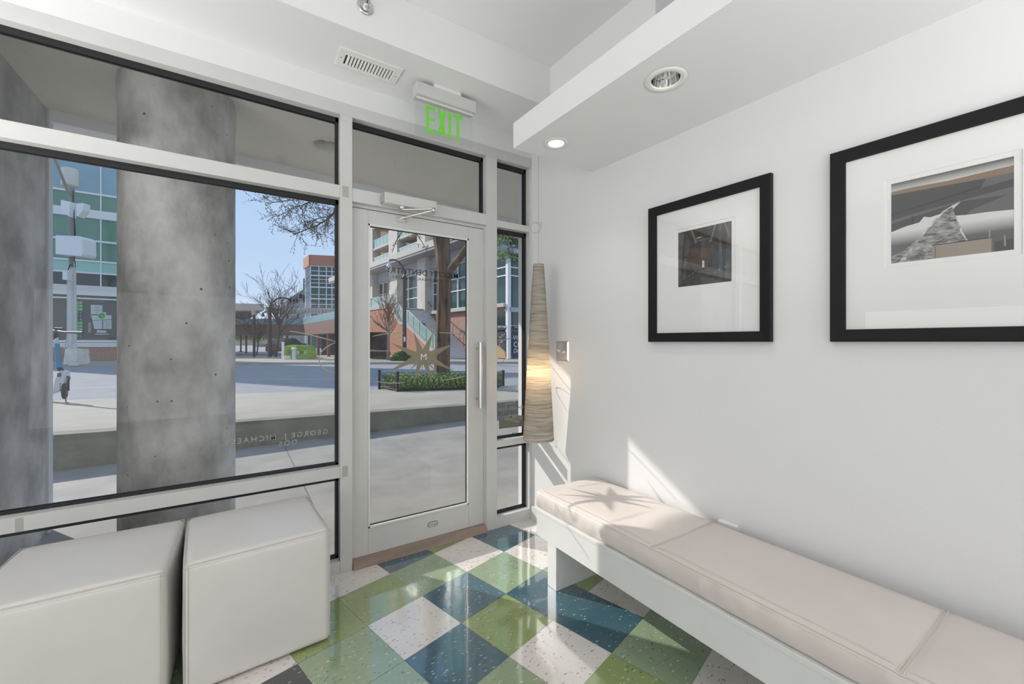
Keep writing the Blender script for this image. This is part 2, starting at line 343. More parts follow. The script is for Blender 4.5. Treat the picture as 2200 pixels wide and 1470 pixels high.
# worn tape patches and clips on the frame
tape = mat('grey_tape', (.42, .41, .39), .7)
for nm, x, z, w_, h_, lb in (('tape_patch', .487, .583, .030, .062, 'small grey metal clip on the mullion, right of the window sill rail'), ('tape_patch', .488, 2.200, .032, .062, 'small grey plate on the mullion, left of the door transom rail'), ('tape_patch', -.775, .578, .022, .056, 'torn grey tape scrap on the sill rail behind the left ottoman')):
    q = MB().box(x, x+w_, Y0-.0035 if x > 0 else Y0-.0012, Y0-.0018 if x > 0 else Y0-.0001, z-h_/2, z+h_/2).build(nm, tape); tag(q, lb, 'patch')
# ------------------------------------------------------------------ door
YD = YW+.034; YD2 = YD+.045
door = thing('door_1', (.55, YD, 0), None, None, kind='structure')
dx0, dx1, dz0, dz1 = .549, 1.436, .046, 2.128
gx0, gx1, gz0, gz1 = .641, 1.318, .205, 2.045
MB().box(dx0, gx0, YD, YD2, dz0, dz1).build('stile', alu, door, bevel=.001)
MB().box(gx1, dx1, YD, YD2, dz0, dz1).build('stile', alu, door, bevel=.001)
MB().box(gx0+.0006, gx1-.0006, YD+.0006, YD2, gz1, dz1).build('top_rail', alu, door, bevel=.001)
MB().box(gx0+.0006, gx1-.0006, YD+.0006, YD2, dz0, gz0).build('bottom_rail', alu, door, bevel=.001)
f = MB()
for a in ((gx0, gx1, gz0, gz0+.012), (gx0, gx1, gz1-.012, gz1), (gx0, gx0+.010, gz0, gz1), (gx1-.010, gx1, gz0, gz1)): f.box(a[0], a[1], YD-.004, YD+.012, a[2], a[3])
f.build('glazing_bead', mat('glazing_bead', (.74, .74, .73), .35), door, bevel=.001)
f = MB()
for a in ((gx0, gx1, gz0+.010, gz0+.016), (gx0, gx1, gz1-.016, gz1-.010), (gx0+.008, gx0+.014, gz0, gz1), (gx1-.014, gx1-.008, gz0, gz1)): f.box(a[0], a[1], YD+.012, YD+.020, a[2], a[3])
f.build('gasket', gask, door)
MB().box(gx0+.002, gx1-.002, YD+.020, YD+.026, gz0+.002, gz1-.002).build('door_glass', glass, door)
h = MB(); hx = 1.383
h.tube([(hx, YD-.055, .875), (hx, YD-.055, 1.328)], .016, 20)
h.tube([(hx-.001, YD, 1.285), (hx, YD-.055, 1.285)], .009, 14); h.tube([(hx-.001, YD, .932), (hx, YD-.055, .932)], .009, 14)
h.build('pull_handle', chrome, door)
k = MB().lathe([(.0005, -.012), (.010, -.012), (.013, -.004), (.013, 0)], (1.412, YD, 1.10), 20, axis='Y'); k.build('lock_cylinder', chrome, door)
# door stop frame beside the leaf
m_ = MB(); m_.box(1.4365, 1.4409, YD-.010, YD2, 0.046, 2.151); m_.box(.5435, .5485, YD-.002, YD2, .046, 2.151); m_.box(.5435, 1.4409, YD-.002, YD2, 2.132, 2.151)
tag(m_.build('door_frame_stop', alu), kind='structure')
# badge
bd = MB()
bc = Vector((1.055, YD, .132))
def oval(cx, cz, a, b, n=28): return [(cx+math.copysign(abs(math.cos(2*PI*i/n))**.55, math.cos(2*PI*i/n))*a, cz+math.copysign(abs(math.sin(2*PI*i/n))**.8, math.sin(2*PI*i/n))*b) for i in range(n)]
bd.ext([(x, YD-.0002, z) for x, z in oval(bc.x, bc.z, .036, .017)], (0, -.0015, 0), 0)
bd.ext([(x, YD-.0018, z) for x, z in oval(bc.x, bc.z, .0325, .0142)], (0, -.0004, 0), 1)
bg_ = bd.build('maker_badge', [mat('dark_ink', (.05, .05, .05), .5), mat('badge_silver', (.62, .62, .62), .4)], door)
text('ATLAS', 'lettering', MATS['dark_ink'], (1.0285, YD-.0024, .1245), (1, 0, 0), (0, 0, 1), .0185, bg_, ext=.0003, bold=.01)
# closer
cl = thing('door_closer', (.87, YW, 2.17), 'silver surface-mounted closer with folded arm on the rail above the glass door', 'door closer')
b_ = MB(); b_.box(.715, 1.045, YW-.062, YW-.003, 2.160, 2.225); b_.build('closer_body', alu, cl, bevel=.004)
b_ = MB(); b_.box(.704, .716, YW-.050, YW-.003, 2.166, 2.219); b_.build('end_cap', mat('cap_grey', (.35, .35, .35), .4), cl, bevel=.002)
MB().lathe([(.0005, 2.136), (.012, 2.136), (.013, 2.145), (.020, 2.150), (.020, 2.160)], (.83, YW-.032, 0), 20).build('pinion', chrome, cl)
def flat_arm(a, b, w, t, nm):
    a = Vector(a); b = Vector(b); d = (b-a).normalized(); u = d.cross(Vector((0, 0, 1))).normalized()*w/2
    MB().ext([a+u, b+u, b-u, a-u], (0, 0, t)).build(nm, chrome, cl, bevel=.001)
flat_arm((.83, YW-.034, 2.138), (.985, YW-.150, 2.138), .020, .007, 'main_arm')
flat_arm((.985, YW-.150, 2.130), (.835, YD-.004, 2.100), .014, .007, 'forearm')
MB().lathe([(.0005, 2.124), (.011, 2.124), (.011, 2.148), (.0005, 2.148)], (.985, YW-.150, 0), 16).build('elbow_joint', chrome, cl)
MB().box(.812, .872, YD-.010, YD-.0002, 2.085, 2.108).build('shoe', chrome, cl, bevel=.002)
# threshold
th = MB(); th.ext([(.545, YW-.020, .0), (.545, YW-.012, .034), (.545, YW+.03, .045), (.545, YW+.13, .045), (.545, YW+.13, 0)], (.895, 0, 0))
tag(th.build('threshold', mat('wood_threshold', (.30, .23, .19), .6, var=.15, vscale=14, stretch=(.15, 1, 1), bump=.2, bscale=60), bevel=.002), 'worn brown wooden sill strip lying under the glass door', 'threshold')
# baseboard on right wall
bb = MB(); bb.prism([(wx(2.54)-.012, 2.532), (wx(1.95)-.012, 1.95), (wx(1.95), 1.95), (wx(2.54), 2.532)], 0, .10)
tag(bb.build('baseboard_right', mat('baseboard_paint', (.68, .68, .67), .5), bevel=.002), kind='structure')

# ------------------------------------------------------------------ decals on the glass
decal = mat('frosted_gold_vinyl', (.24, .22, .155), .5); decalw = mat('frosted_white_vinyl', (.38, .38, .35), .6); decalg = mat('grey_vinyl', (.34, .33, .30), .6)
YV = YD+.0198
def gp(u, v, Y):      # point on a plane Y=const seen at photo pixel
    d = RV*((u-1100)/FPX)+FV+Vector((0, 0, (735-v)/FPX)); return Vector((0, 0, CH))+d*(Y/d.y)
star = MB()
ctr = gp(908, 767, YV); 
tips = [(840.5, 737), (888, 712), (930, 714), (976, 738), (975, 797), (929.5, 824), (890, 820), (830, 801)]
inner = [(876, 752), (902, 753), (918, 752), (936, 758), (938, 768), (932, 773), (919, 784), (900, 783), (882, 775), (880, 766)]
def flatpoly(m, pts, Y, t=-.0006, mi=0): m.ext([gp(u, v, Y) for u, v in pts], (0, t, 0), mi)
cen = [(887, 757), (898, 754), (908.5, 751), (918, 753), (930, 757), (932, 768), (921, 776), (913, 780), (906.7, 781), (900, 780), (893, 776), (885, 767)]
flatpoly(star, cen, YV)
sp = [((840.5, 737), (897, 757), (886, 767)), ((888.5, 712), (908, 752), (896, 757)), ((930, 714), (921, 756), (908, 751)), ((976, 738), (931, 768), (920, 756)), ((975, 797), (931, 768), (920, 777)), ((929.5, 824), (907, 779), (919, 776)), ((889.5, 821), (897, 776), (908, 780)), ((830, 801), (886, 767), (895, 777)),
      ((876, 800), (897, 776), (900, 779)), ((940, 801), (915, 779), (918, 776)), ((907, 797), (906, 779), (908.5, 779)), ((878, 767), (890, 765.5), (890, 768.5)), ((938, 767), (926, 765.5), (926, 768.5))]
for k_, q in enumerate(sp): flatpoly(star, q, YV, -.0007-.00002*k_)
st = star.build('star_logo', decal, door)
text('M', 'lettering', mat('logo_white', (.75, .74, .7), .5), gp(917.5, 773.5, YV-.0012), (-1, 0, 0), (0, 0, 1), .060, st, ext=.0002)
def arc(pts, w, Y, parent, nm, n=24):
    # smooth quadratic through three pixel points on the glass
    a, b, c = [gp(*p, Y) for p in pts]; m = MB(); L = []
    for i in range(n+1):
        t_ = i/n; q = a*(2*(t_-.5)*(t_-1))+b*(4*t_*(1-t_))+c*(2*t_*(t_-.5)); ww = w*(.35+.65*math.sin(PI*min(1, max(0, .15+.7*t_))))
        L.append((q, ww))
    for (p, w1), (q, w2) in zip(L[:-1], L[1:]):
        d = (q-p).normalized(); u = Vector((-d.z, 0, d.x))
        m.ext([p+u*w1/2, q+u*w2/2, q-u*w2/2, p-u*w1/2], (0, -.0005, 0))
    return m.build(nm, decalg, parent)
arc([(800, 723), (832, 717), (868, 715.5)], .006, YV, door, 'swoosh_line')
arc([(944, 715), (975, 717), (1006, 724)], .006, YV, door, 'swoosh_line')
arc([(806, 819), (835, 823), (870, 822)], .006, YV, door, 'swoosh_line')
arc([(945, 817), (978, 813), (1005, 806)], .006, YV, door, 'swoosh_line')
YP = YG-.0036
arc([(622, 711.5), (672, 721), (724, 735)], .007, YP, win1, 'swoosh_line')
arc([(724, 735), (700, 747), (686, 764)], .007, YP, win1, 'swoosh_line')
arc([(686, 764), (693, 789), (724, 803)], .006, YP, win1, 'swoosh_line')
arc([(1068, 733), (1082, 730), (1103, 726)], .006, YP, win3, 'swoosh_line')
arc([(1068, 742), (1088, 764), (1068, 783)], .005, YP, win3, 'swoosh_line')
ink = mat('black_vinyl', (.03, .03, .03), .5)
text('MIDCITY DENTISTRY', 'lettering', ink, gp(985, 599, YV-.0003), (-1, 0, 0), (0, 0, 1), .050, door, ext=.0004, spacing=1.07, bold=.004)
text('COSMETIC & GENERAL DENTISTRY', 'lettering', ink, gp(985, 610, YV-.0003), (-1, 0, 0), (0, 0, 1), .026, door, ext=.0004, spacing=1.14)
text('8 - T', 'lettering', ink, gp(921, 535, YV-.0003), (-1, 0, 0), (0, 0, 1), .034, door, ext=.0004, spacing=1.2)
text('GEORGE J. MICHAELS,', 'lettering', decalw, gp(705, 932, YP), (-1, 0, 0), (0, 0, 1), .040, win1, ext=.0004, spacing=1.32, bold=.008)
text('DDS', 'lettering', decalw, gp(639, 955, YP), (-1, 0, 0), (0, 0, 1), .040, win1, ext=.0004, spacing=1.32, bold=.008)
text('Phone', 'lettering', decalw, gp(1107, 868, YP), (-1, 0, 0), (0, 0, 1), .030, win3, ext=.0004, spacing=1.2)
text('404-685-3100', 'lettering', decalw, gp(1126, 878, YP), (-1, 0, 0), (0, 0, 1), .036, win3, ext=.0004, spacing=1.15, bold=.006)
cdm = MB(); cdm.ext([gp(1072, 898, YP), gp(1128, 892, YP), gp(1128, 915, YP), gp(1072, 922, YP)], (0, -.0005, 0))
card = cdm.build('sticker_card', mat('olive_card', (.17, .165, .13), .6), win3)
for tx, (u, v), s_ in (('EXTREME', (1120, 902), .030), ('MAKEOVER', (1120, 910), .031), ('HOME', (1121, 896), .014)):
    text(tx, 'lettering', decalw, gp(u, v, YP-.0007), (-1, 0, .28), (.28, 0, 1), s_, card, ext=.0003, bold=.02)
cdm = MB(); cdm.ext([gp(1101, 931, YP), gp(1129, 929.5, YP), gp(1129, 936, YP), gp(1101, 938, YP)], (0, -.0005, 0)); cdm.ext([gp(1104, 932, YP-.0006), gp(1108, 931.7, YP-.0006), gp(1108, 936, YP-.0006), gp(1104, 936.3, YP-.0006)], (0, -.0002, 0), 1); cdm.build('security_sticker', [ink, mat('sticker_blue', (.15, .3, .42), .5)], win3)
# ------------------------------------------------------------------ ceiling fittings
t = thing('exit_sign', (1.02, 2.30, 2.836), 'ceiling-mounted exit sign with clear hanging panel and green letters, above the glass door', 'exit sign')
MB().box(.833, 1.213, 2.257, 2.335, 2.742, 2.812).build('housing', alu, t, bevel=.003)
MB().box(.938, 1.112, 2.262, 2.330, 2.812, 2.836).build('ceiling_canopy', whitep, t, bevel=.002)
MB().box(.842, 1.204, 2.286, 2.298, 2.736, 2.7425).build('lamp_slot', mat('slot_white', (.85, .85, .85), .3), t)
MB().box(.835, 1.203, 2.289, 2.295, 2.527, 2.7415).build('clear_panel', clear, t)
lm = MB(); yl = 2.2885
def lq(*p): lm.ext([(x, yl, z) for x, z in p], (0, -.0012, 0))
T_, B_ = 2.709, 2.553; w_ = .017
lq((.899, B_), (.899+w_, B_), (.899+w_, T_), (.899, T_))
for z in (T_-w_, (T_+B_)/2-w_/2+.004, B_): lq((.899+w_, z), (.955, z), (.955, z+w_), (.899+w_, z+w_))
lq((.969, T_), (.969+w_*1.15, T_), (1.028, B_), (1.028-w_*1.15, B_)); lm.ext([(x, yl-.0001, z) for x, z in ((1.026, T_), (1.026-w_*1.15, T_), (.968, B_), (.968+w_*1.15, B_))], (0, -.0012, 0))
lq((1.041, B_), (1.041+w_, B_), (1.041+w_, T_), (1.041, T_))
lq((1.070, T_-w_), (1.136, T_-w_), (1.136, T_), (1.070, T_)); lq((1.0945, B_), (1.0945+w_, B_), (1.0945+w_, T_-w_), (1.0945, T_-w_))
lm.build('lettering', green_e, t)
t = thing('ceiling_vent', (.585, 2.315, 2.836), 'white louvred air vent in the ceiling strip left of the exit sign', 'air vent')
v = MB()
v.box(.421, .748, 2.238, 2.281, 2.828, 2.8355); v.box(.421, .748, 2.368, 2.392, 2.828, 2.8355); v.box(.421, .458, 2.281, 2.368, 2.828, 2.8355); v.box(.711, .748, 2.281, 2.368, 2.828, 2.8355)
v.build('faceplate', whitep, t, bevel=.0015)
MB().box(.459, .710, 2.2815, 2.3675, 2.8335, 2.8355).build('duct_opening', mat('dark_duct', (.06, .06, .06), .8), t)
for i in range(15):
    x = .468+i*.0168; MB().ext([(x, 2.282, 2.834), (x+.002, 2.282, 2.834), (x+.011, 2.282, 2.826), (x+.009, 2.282, 2.826)], (0, .085, 0)).build('louver', whitep, t)
for x in (.439, .729): MB().lathe([(.0005, 2.8265), (.004, 2.8268), (.005, 2.828)], (x, 2.315, 0), 12).build('screw', chrome, t)
t = thing('sprinkler_head', (.509, 2.092, 2.972), 'chrome sidewall sprinkler head with round escutcheon on the raised ceiling step', 'sprinkler')
MB().lathe([(.040, -.001), (.039, -.006), (.031, -.011), (.028, -.006), (.014, -.004), (.012, -.03), (.0005, -.03)], (.509, 2.092, 2.972), 36, axis='Y').build('escutcheon', chrome, t)
fr = MB()
for a in (-1, 1): fr.tube([(.509+a*.009, 2.064, 2.972), (.509+a*.013, 2.05, 2.972), (.509+a*.002, 2.032, 2.972)], .0022, 8)
fr.lathe([(.0005, -.026), (.006, -.024), (.006, -.02), (.0005, -.02)], (.509, 2.055, 2.972), 12, axis='Y'); fr.build('sprinkler_frame', chrome, t)
MB().tube([(.509, 2.062, 2.972), (.509, 2.035, 2.972)], .0028, 8).build('glass_bulb', mat('bulb_red', (.12, .02, .01), .1), t)
MB().box(.492, .526, 2.010, 2.034, 2.982, 2.984).build('deflector', chrome, t)
# ------------------------------------------------------------------ pendant lamp
px, py = 1.684, 2.248
t = thing('pendant_lamp', (px, py, 2.836), 'tall tapering woven-look pendant lamp glowing warmly, hanging in the corner beside the door', 'pendant lamp')
m = bpy.data.materials.new('ribbed_lamp_shade'); m.use_nodes = True; n = m.node_tree.nodes; l = m.node_tree.links; n.clear()
tc = n.new('ShaderNodeTexCoord'); mp = n.new('ShaderNodeMapping'); mp.inputs['Scale'].default_value = (3, 3, 75); l.new(tc.outputs['Object'], mp.inputs[0])
nz = n.new('ShaderNodeTexNoise'); nz.inputs['Scale'].default_value = 1.4; nz.inputs['Detail'].default_value = 5; nz.inputs['Roughness'].default_value = .7; l.new(mp.outputs[0], nz.inputs['Vector'])
cr = n.new('ShaderNodeValToRGB'); cr.color_ramp.elements[0].position = .30; cr.color_ramp.elements[0].color = (.27, .24, .20, 1); cr.color_ramp.elements[1].position = .60; cr.color_ramp.elements[1].color = (.66, .62, .55, 1); l.new(nz.outputs['Fac'], cr.inputs[0])
df = n.new('ShaderNodeBsdfDiffuse'); tl = n.new('ShaderNodeBsdfTranslucent'); mx = n.new('ShaderNodeMixShader'); mx.inputs[0].default_value = .45
l.new(cr.outputs[0], df.inputs[0]); l.new(cr.outputs[0], tl.inputs[0]); l.new(df.outputs[0], mx.inputs[1]); l.new(tl.outputs[0], mx.inputs[2])
bp = n.new('ShaderNodeBump'); bp.inputs['Strength'].default_value = .5; bp.inputs['Distance'].default_value = .004; l.new(nz.outputs['Fac'], bp.inputs['Height']); l.new(bp.outputs[0], df.inputs['Normal'])
oo = n.new('ShaderNodeOutputMaterial'); l.new(mx.outputs[0], oo.inputs[0]); shade_m = m
zt, zb = 1.856, .669
prof = []
for i in range(49):
    k = i/48; r = .036+(.105-.036)*(1-(1-k)**1.0)**.92; prof.append((r, zt-(zt-zb)*k))
MB().lathe(prof, (px, py, 0), 48).build('lamp_shade', shade_m, t)
MB().lathe([(.0005, zt+.004), (.022, zt+.003), (.034, zt-.002), (.035, zt-.012), (.0345, zt-.002)], (px, py, 0), 32).build('shade_cap', mat('cap_linen', (.62, .6, .55), .6), t)
cordm = mat('clear_cord', (.50, .48, .45), .4)
MB().tube([(px, py, 2.836), (px, py, zt)], .0022, 8).build('cord', cordm, t)
lp = MB()
cpts = [Vector((px, py, 2.105))+(-RV*.020)+RV*.036*math.cos(a)+Vector((0, 0, .036*math.sin(a)))+FV*(.006*a/6.28) for a in [2*PI*i/28*1.25 for i in range(29)]]
lp.tube(cpts, .0024, 8); lp.tube([cpts[0], Vector((px, py, 2.14))+RV*.022, Vector((px, py, 2.143))+RV*.008], .0022, 8); lp.build('cord_loop', cordm, t)
bz = 1.33-(800-735)/890*2.80
MB().lathe([(.0005, bz+.035), (.014, bz+.033), (.024, bz+.018), (.028, bz), (.024, bz-.02), (.012, bz-.032), (.0005, bz-.035)], (px, py, 0), 24).build('bulb', mat('pendant_bulb', (1, .85, .65), .4, emis=(1, .70, .40), estr=25), t)
MB().tube([(px, py, bz+.035), (px, py, zt-.01)], .008, 10).build('lamp_stem', mat('stem_grey', (.5, .5, .5), .5), t)
# ------------------------------------------------------------------ wall fittings
def WR(y, z, o=0.): return Vector((wx(y)-o, y, z))
t = thing('light_switch', WR(2.19, 1.267), 'two-toggle light switch on a shiny steel plate, on the right wall beside the pendant lamp', 'light switch')
q = MB(); ya, yb, za, zc = 2.262, 2.137, 1.198, 1.336; i_ = .010
o4 = [WR(ya, za, .0003), WR(yb, za, .0003), WR(yb, zc, .0003), WR(ya, zc, .0003)]; i4 = [WR(ya-i_, za+i_, .009), WR(yb+i_, za+i_, .009), WR(yb+i_, zc-i_, .009), WR(ya-i_, zc-i_, .009)]
q.add(o4+i4, [(0, 1, 2, 3), (4, 5, 6, 7)]+[(k, (k+1) % 4, 4+(k+1) % 4, 4+k) for k in range(4)]); q.build('switch_plate', mat('satin_steel_plate', (.74, .74, .75), .22, metal=.85), t)
for k, y in enumerate((2.225, 2.175)):
    q = MB(); z = 1.265; d = (.010 if k == 0 else -.010)
    q.ext([WR(y+.004, z-.006, .009), WR(y+.004, z+.006, .009), WR(y+.004, z+d+.004, .022), WR(y+.004, z+d-.004, .022)], (0, -.008, 0)); q.build('toggle', whitep, t)
    for z in (1.298, 1.232): MB().lathe([(.0005, -.0105), (.003, -.0105), (.0035, -.009)], WR(y, z, 0), 10, axis='X').build('screw', chrome, t)
q = MB(); q.ext([WR(1.113, .455, .0005), WR(1.113, .485, .0005), WR(1.113, .485, .016), WR(1.113, .480, .022), WR(1.113, .455, .022)], WR(1.025, 0)-WR(1.113, 0))
tag(q.build('cable_cover', whitep, bevel=.001), 'short white cable cover on the right wall, just showing above the bench cushion', 'cable cover')
# framed photographs
def framed(y0, y1, z0, z1, b, ph, label, art):
    yc = (y0+y1)/2; t = thing('framed_photograph', WR(yc, z0), label, 'framed picture', 'framed photographs on the right wall')
    f = MB(); d = .026; ch = .008
    A = [(y0, z0), (y1, z0), (y1, z1), (y0, z1)]; s_ = 1 if y1 > y0 else -1
    ins = lambda k: [(y0+s_*k, z0+k), (y1-s_*k, z0+k), (y1-s_*k, z1-k), (y0+s_*k, z1-k)]
    rings = [[WR(*p, .001) for p in A], [WR(*p, d-.003) for p in A], [WR(*p, d) for p in ins(.004)], [WR(*p, d-.004) for p in ins(b-.002)], [WR(*p, d-.014) for p in ins(b)]]
    vs = sum(rings, []); fs = [(r*4+k, r*4+(k+1) % 4, r*4+4+(k+1) % 4, r*4+4+k) for r in range(4) for k in range(4)]
    f.add(vs, fs); f.build('frame', black, t)
    I = ins(b-.002); P0 = ph; mo = .010
    # matboard with a window, and an outer bevelled step
    mbd = MB(); oy = [(I[k][0], I[k][1]) for k in range(4)]; iy = [(P0[0], P0[2]), (P0[1], P0[2]), (P0[1], P0[3]), (P0[0], P0[3])]
    st_ = .017; my = [(P0[0]-s_*st_, P0[2]-st_), (P0[1]+s_*st_, P0[2]-st_), (P0[1]+s_*st_, P0[3]+st_), (P0[0]-s_*st_, P0[3]+st_)]; my2 = [(P0[0]-s_*(st_-.002), P0[2]-st_+.002), (P0[1]+s_*(st_-.002), P0[2]-st_+.002), (P0[1]+s_*(st_-.002), P0[3]+st_-.002), (P0[0]-s_*(st_-.002), P0[3]+st_-.002)]
    vs = [WR(*p, mo) for p in oy]+[WR(*p, mo) for p in my]+[WR(*p, mo-.0025) for p in my2]+[WR(*p, mo-.0025) for p in iy]+[WR(*p, mo-.005) for p in iy]
    mbd.add(vs, [(r*4+k, r*4+(k+1) % 4, r*4+4+(k+1) % 4, r*4+4+k) for r in range(4) for k in range(4)]); mbd.build('matboard', matb, t)
    u = lambda a, c: (P0[0]+(P0[1]-P0[0])*a, P0[2]+(P0[3]-P0[2])*c)
    art(t, u, mo-.0045)
    MB().add([WR(*p, .0135) for p in ins(b-.001)]+[WR(*p, .0115) for p in ins(b-.001)], [(0, 1, 2, 3), (4, 5, 6, 7)]+[(k, (k+1) % 4, 4+(k+1) % 4, 4+k) for k in range(4)]).build('picture_glass', picglass, t)
def artmat(name, c, c2=None, sc=8, st=(1, 1, 1)): return mat(name, c, .6, col2=c2 or tuple(min(1, x*1.5) for x in c), vscale=sc, stretch=st)
def art1(t, u, o):
    m = MB(); mats = [artmat('print_dark', (.022, .021, .020), (.055, .05, .047), 14), artmat('print_grey', (.12, .115, .11), (.05, .048, .045), 30), artmat('print_floor', (.035, .035, .036), (.075, .075, .077), 40, (1, 1, 4)), mat('print_light', (.62, .6, .54), .6), artmat('print_brown', (.055, .040, .033), (.09, .062, .05), 20), artmat('print_pale', (.20, .19, .18), (.10, .095, .09), 30), mat('print_glow', (.45, .27, .12), .6)]
    lay = [0]
    def pg(pts, mi): lay[0] += 1; m.add([WR(*u(*p), o+lay[0]*.00008) for p in pts], [tuple(range(len(pts)))], mi)
    pg([(0, 0), (1, 0), (1, 1), (0, 1)], 0)
    pg([(0, 0), (1, 0), (1, .12), (.62, .25), (.40, .25), (0, .12)], 2)
    pg([(.30, .28), (.66, .28), (.66, .62), (.22, .60)], 4); pg([(.20, .60), (.70, .52), (.70, .60), (.22, .68)], 4)
    pg([(.08, .12), (.14, .14), (.24, .80), (.19, .92), (.15, .92)], 1); pg([(0, .05), (.05, .1), (.12, .95), (.06, 1), (0, 1)], 1)
    pg([(.24, 1), (.28, 1), (.38, .76), (.34, .74)], 5); pg([(.70, 1), (.73, 1), (.64, .72), (.61, .72)], 5)
    pg([(.78, .05), (.84, .03), (.82, 1), (.77, 1)], 1); pg([(.88, 0), (1, 0), (1, 1), (.93, 1)], 1); pg([(.86, 1), (.89, 1), (.97, .78), (.96, .72)], 5)
    pg([(.36, .77), (.64, .77), (.62, .80), (.38, .80)], 1); pg([(.30, .70), (.68, .64), (.68, .66), (.3, .72)], 0)
    pg([(.10, .52), (.76, .36), (.76, .41), (.10, .56)], 0)
    for x in (.40, .43, .46, .53, .56, .59): pg([(x, .28), (x+.008, .28), (x+.008, .46), (x, .46)], 1)
    pg([(.475, .30), (.515, .30), (.515, .41), (.495, .425), (.475, .41)], 3)
    pg([(.34, .83), (.44, .85), (.48, .83), (.40, .815)], 6)
    for k, (x, w) in enumerate(((.20, .05), (.27, .04), (.34, .02), (.70, .03), (.75, .05), (.86, .06))): pg([(x, .18+.1*(k % 3)/3), (x+w, .17+.1*(k % 3)/3), (x+w*.8, .21+.1*(k % 3)/3)], 5)
    m.build('photo_print', mats, t, recalc=False)
def gradmat(name, c0, c1, za, zb_):
    m = bpy.data.materials.new(name); m.use_nodes = True; n = m.node_tree.nodes; l = m.node_tree.links; b = n['Principled BSDF']; b.inputs['Roughness'].default_value = .6
    g = n.new('ShaderNodeNewGeometry'); sp = n.new('ShaderNodeSeparateXYZ'); l.new(g.outputs['Position'], sp.inputs[0]); mr = n.new('ShaderNodeMapRange'); mr.inputs[1].default_value = za; mr.inputs[2].default_value = zb_
    r = n.new('ShaderNodeMixRGB'); r.inputs[1].default_value = (*c0, 1); r.inputs[2].default_value = (*c1, 1); l.new(sp.outputs[2], mr.inputs[0]); l.new(mr.outputs[0], r.inputs[0]); l.new(r.outputs[0], b.inputs['Base Color']); return m
def art2(t, u, o):
    m = MB(); zz = lambda c: u(0, c)[1]
    mats = [mat('print_charcoal', (.050, .050, .052), .6), gradmat('print_sky_fade', (.62, .61, .59), (.10, .10, .10), zz(.885), zz(.99)), mat('print_tan', (.23, .155, .10), .6), gradmat('print_snow_fade', (.10, .10, .10), (.66, .66, .66), zz(.22), zz(.38)),
            artmat('print_ice', (.03, .03, .03), (.42, .42, .42), 55, (1, .8, 2.5)), mat('print_white', (.62, .62, .62), .6), mat('print_mid', (.11, .11, .112), .6), mat('print_beige', (.30, .25, .21), .6), artmat('print_spray', (.20, .20, .20), (.7, .7, .7), 40, (1, 1, 3)), mat('print_deep', (.028, .028, .03), .6)]
    lay = [0]
    def pg(pts, mi): lay[0] += 1; m.add([WR(*u(*p), o+lay[0]*.00008) for p in pts], [tuple(range(len(pts)))], mi)
    pg([(0, 0), (1, 0), (1, 1), (0, 1)], 0)
    pg([(0, .90), (.2, .905), (.5, .89), (.8, .90), (1, .905), (1, 1), (0, 1)], 1); pg([(0, .86), (1, .82), (1, .905), (.8, .90), (.5, .89), (.2, .905), (0, .90)], 2)
    pg([(.62, .62), (1, .60), (1, .68), (.2, .58), (0, .54), (0, .50)], 6); pg([(0, .60), (1, .78), (1, .80), (0, .62)], 9); pg([(.76, .73), (.80, .83), (1, .83), (1, .76)], 6)
    pg([(.60, .39), (.68, .50), (1, .62), (1, .42)], 6); pg([(.19, .0), (.21, .0), (.21, .55), (.19, .55)], 9); pg([(.48, .40), (.66, .47), (.60, .38), (.52, .34)], 9)
    pg([(0, .05), (.25, .2), (.45, .52), (.35, .50), (.30, .52), (.26, .46), (.14, .44), (0, .395)], 3)
    pg([(.55, .47), (.66, .455), (.80, .45), (1, .43), (1, .12), (.62, .10)], 3)
    pg([(0, 0), (.66, 0), (.655, .16), (.61, .27), (.57, .45), (.545, .54), (.57, .59), (.60, .615), (.54, .595), (.46, .545), (.367, .43), (.24, .26), (.12, .14), (0, .09)], 4)
    pg([(.07, 0), (.12, 0), (.25, .24), (.37, .405), (.47, .53), (.56, .60), (.545, .598), (.46, .545), (.36, .42), (.235, .25)], 8)
    pg([(.545, .55), (.60, .612), (.605, .62), (.565, .605), (.54, .58)], 5)
    pg([(.572, .46), (.62, .27), (.66, .17), (.65, .16), (.605, .27), (.565, .45)], 8)
    pg([(.37, 0), (.86, 0), (.86, .16), (.37, .16)], 7); pg([(.37, .155), (.86, .155), (.86, .165), (.37, .165)], 9); pg([(.84, .0), (.86, 0), (.86, .16), (.84, .16)], 6); pg([(.395, 0), (.40, 0), (.40, .15), (.395, .15)], 9)
    pg([(.52, .22), (.54, .22), (.54, .23), (.50, .235)], 7); pg([(.82, .16), (.832, .16), (.832, .25), (.82, .25)], 7); pg([(.82, .245), (.93, .255), (.93, .27), (.82, .26)], 7); pg([(.93, .05), (.945, .05), (.94, .17), (.93, .17)], 7)
    m.build('photo_print', mats, t, recalc=False)
framed(1.497, .884, 1.331, 2.061, .047, (1.328, 1.057, 1.614, 1.896), 'black framed print of a dark tunnel with tiny bright doorway, nearer the pendant lamp', art1)
framed(.674, .044, 1.331, 2.063, .047, (.499, .219, 1.611, 1.895), 'black framed print of a pale pointed ridge, the one cut by the right edge', art2)

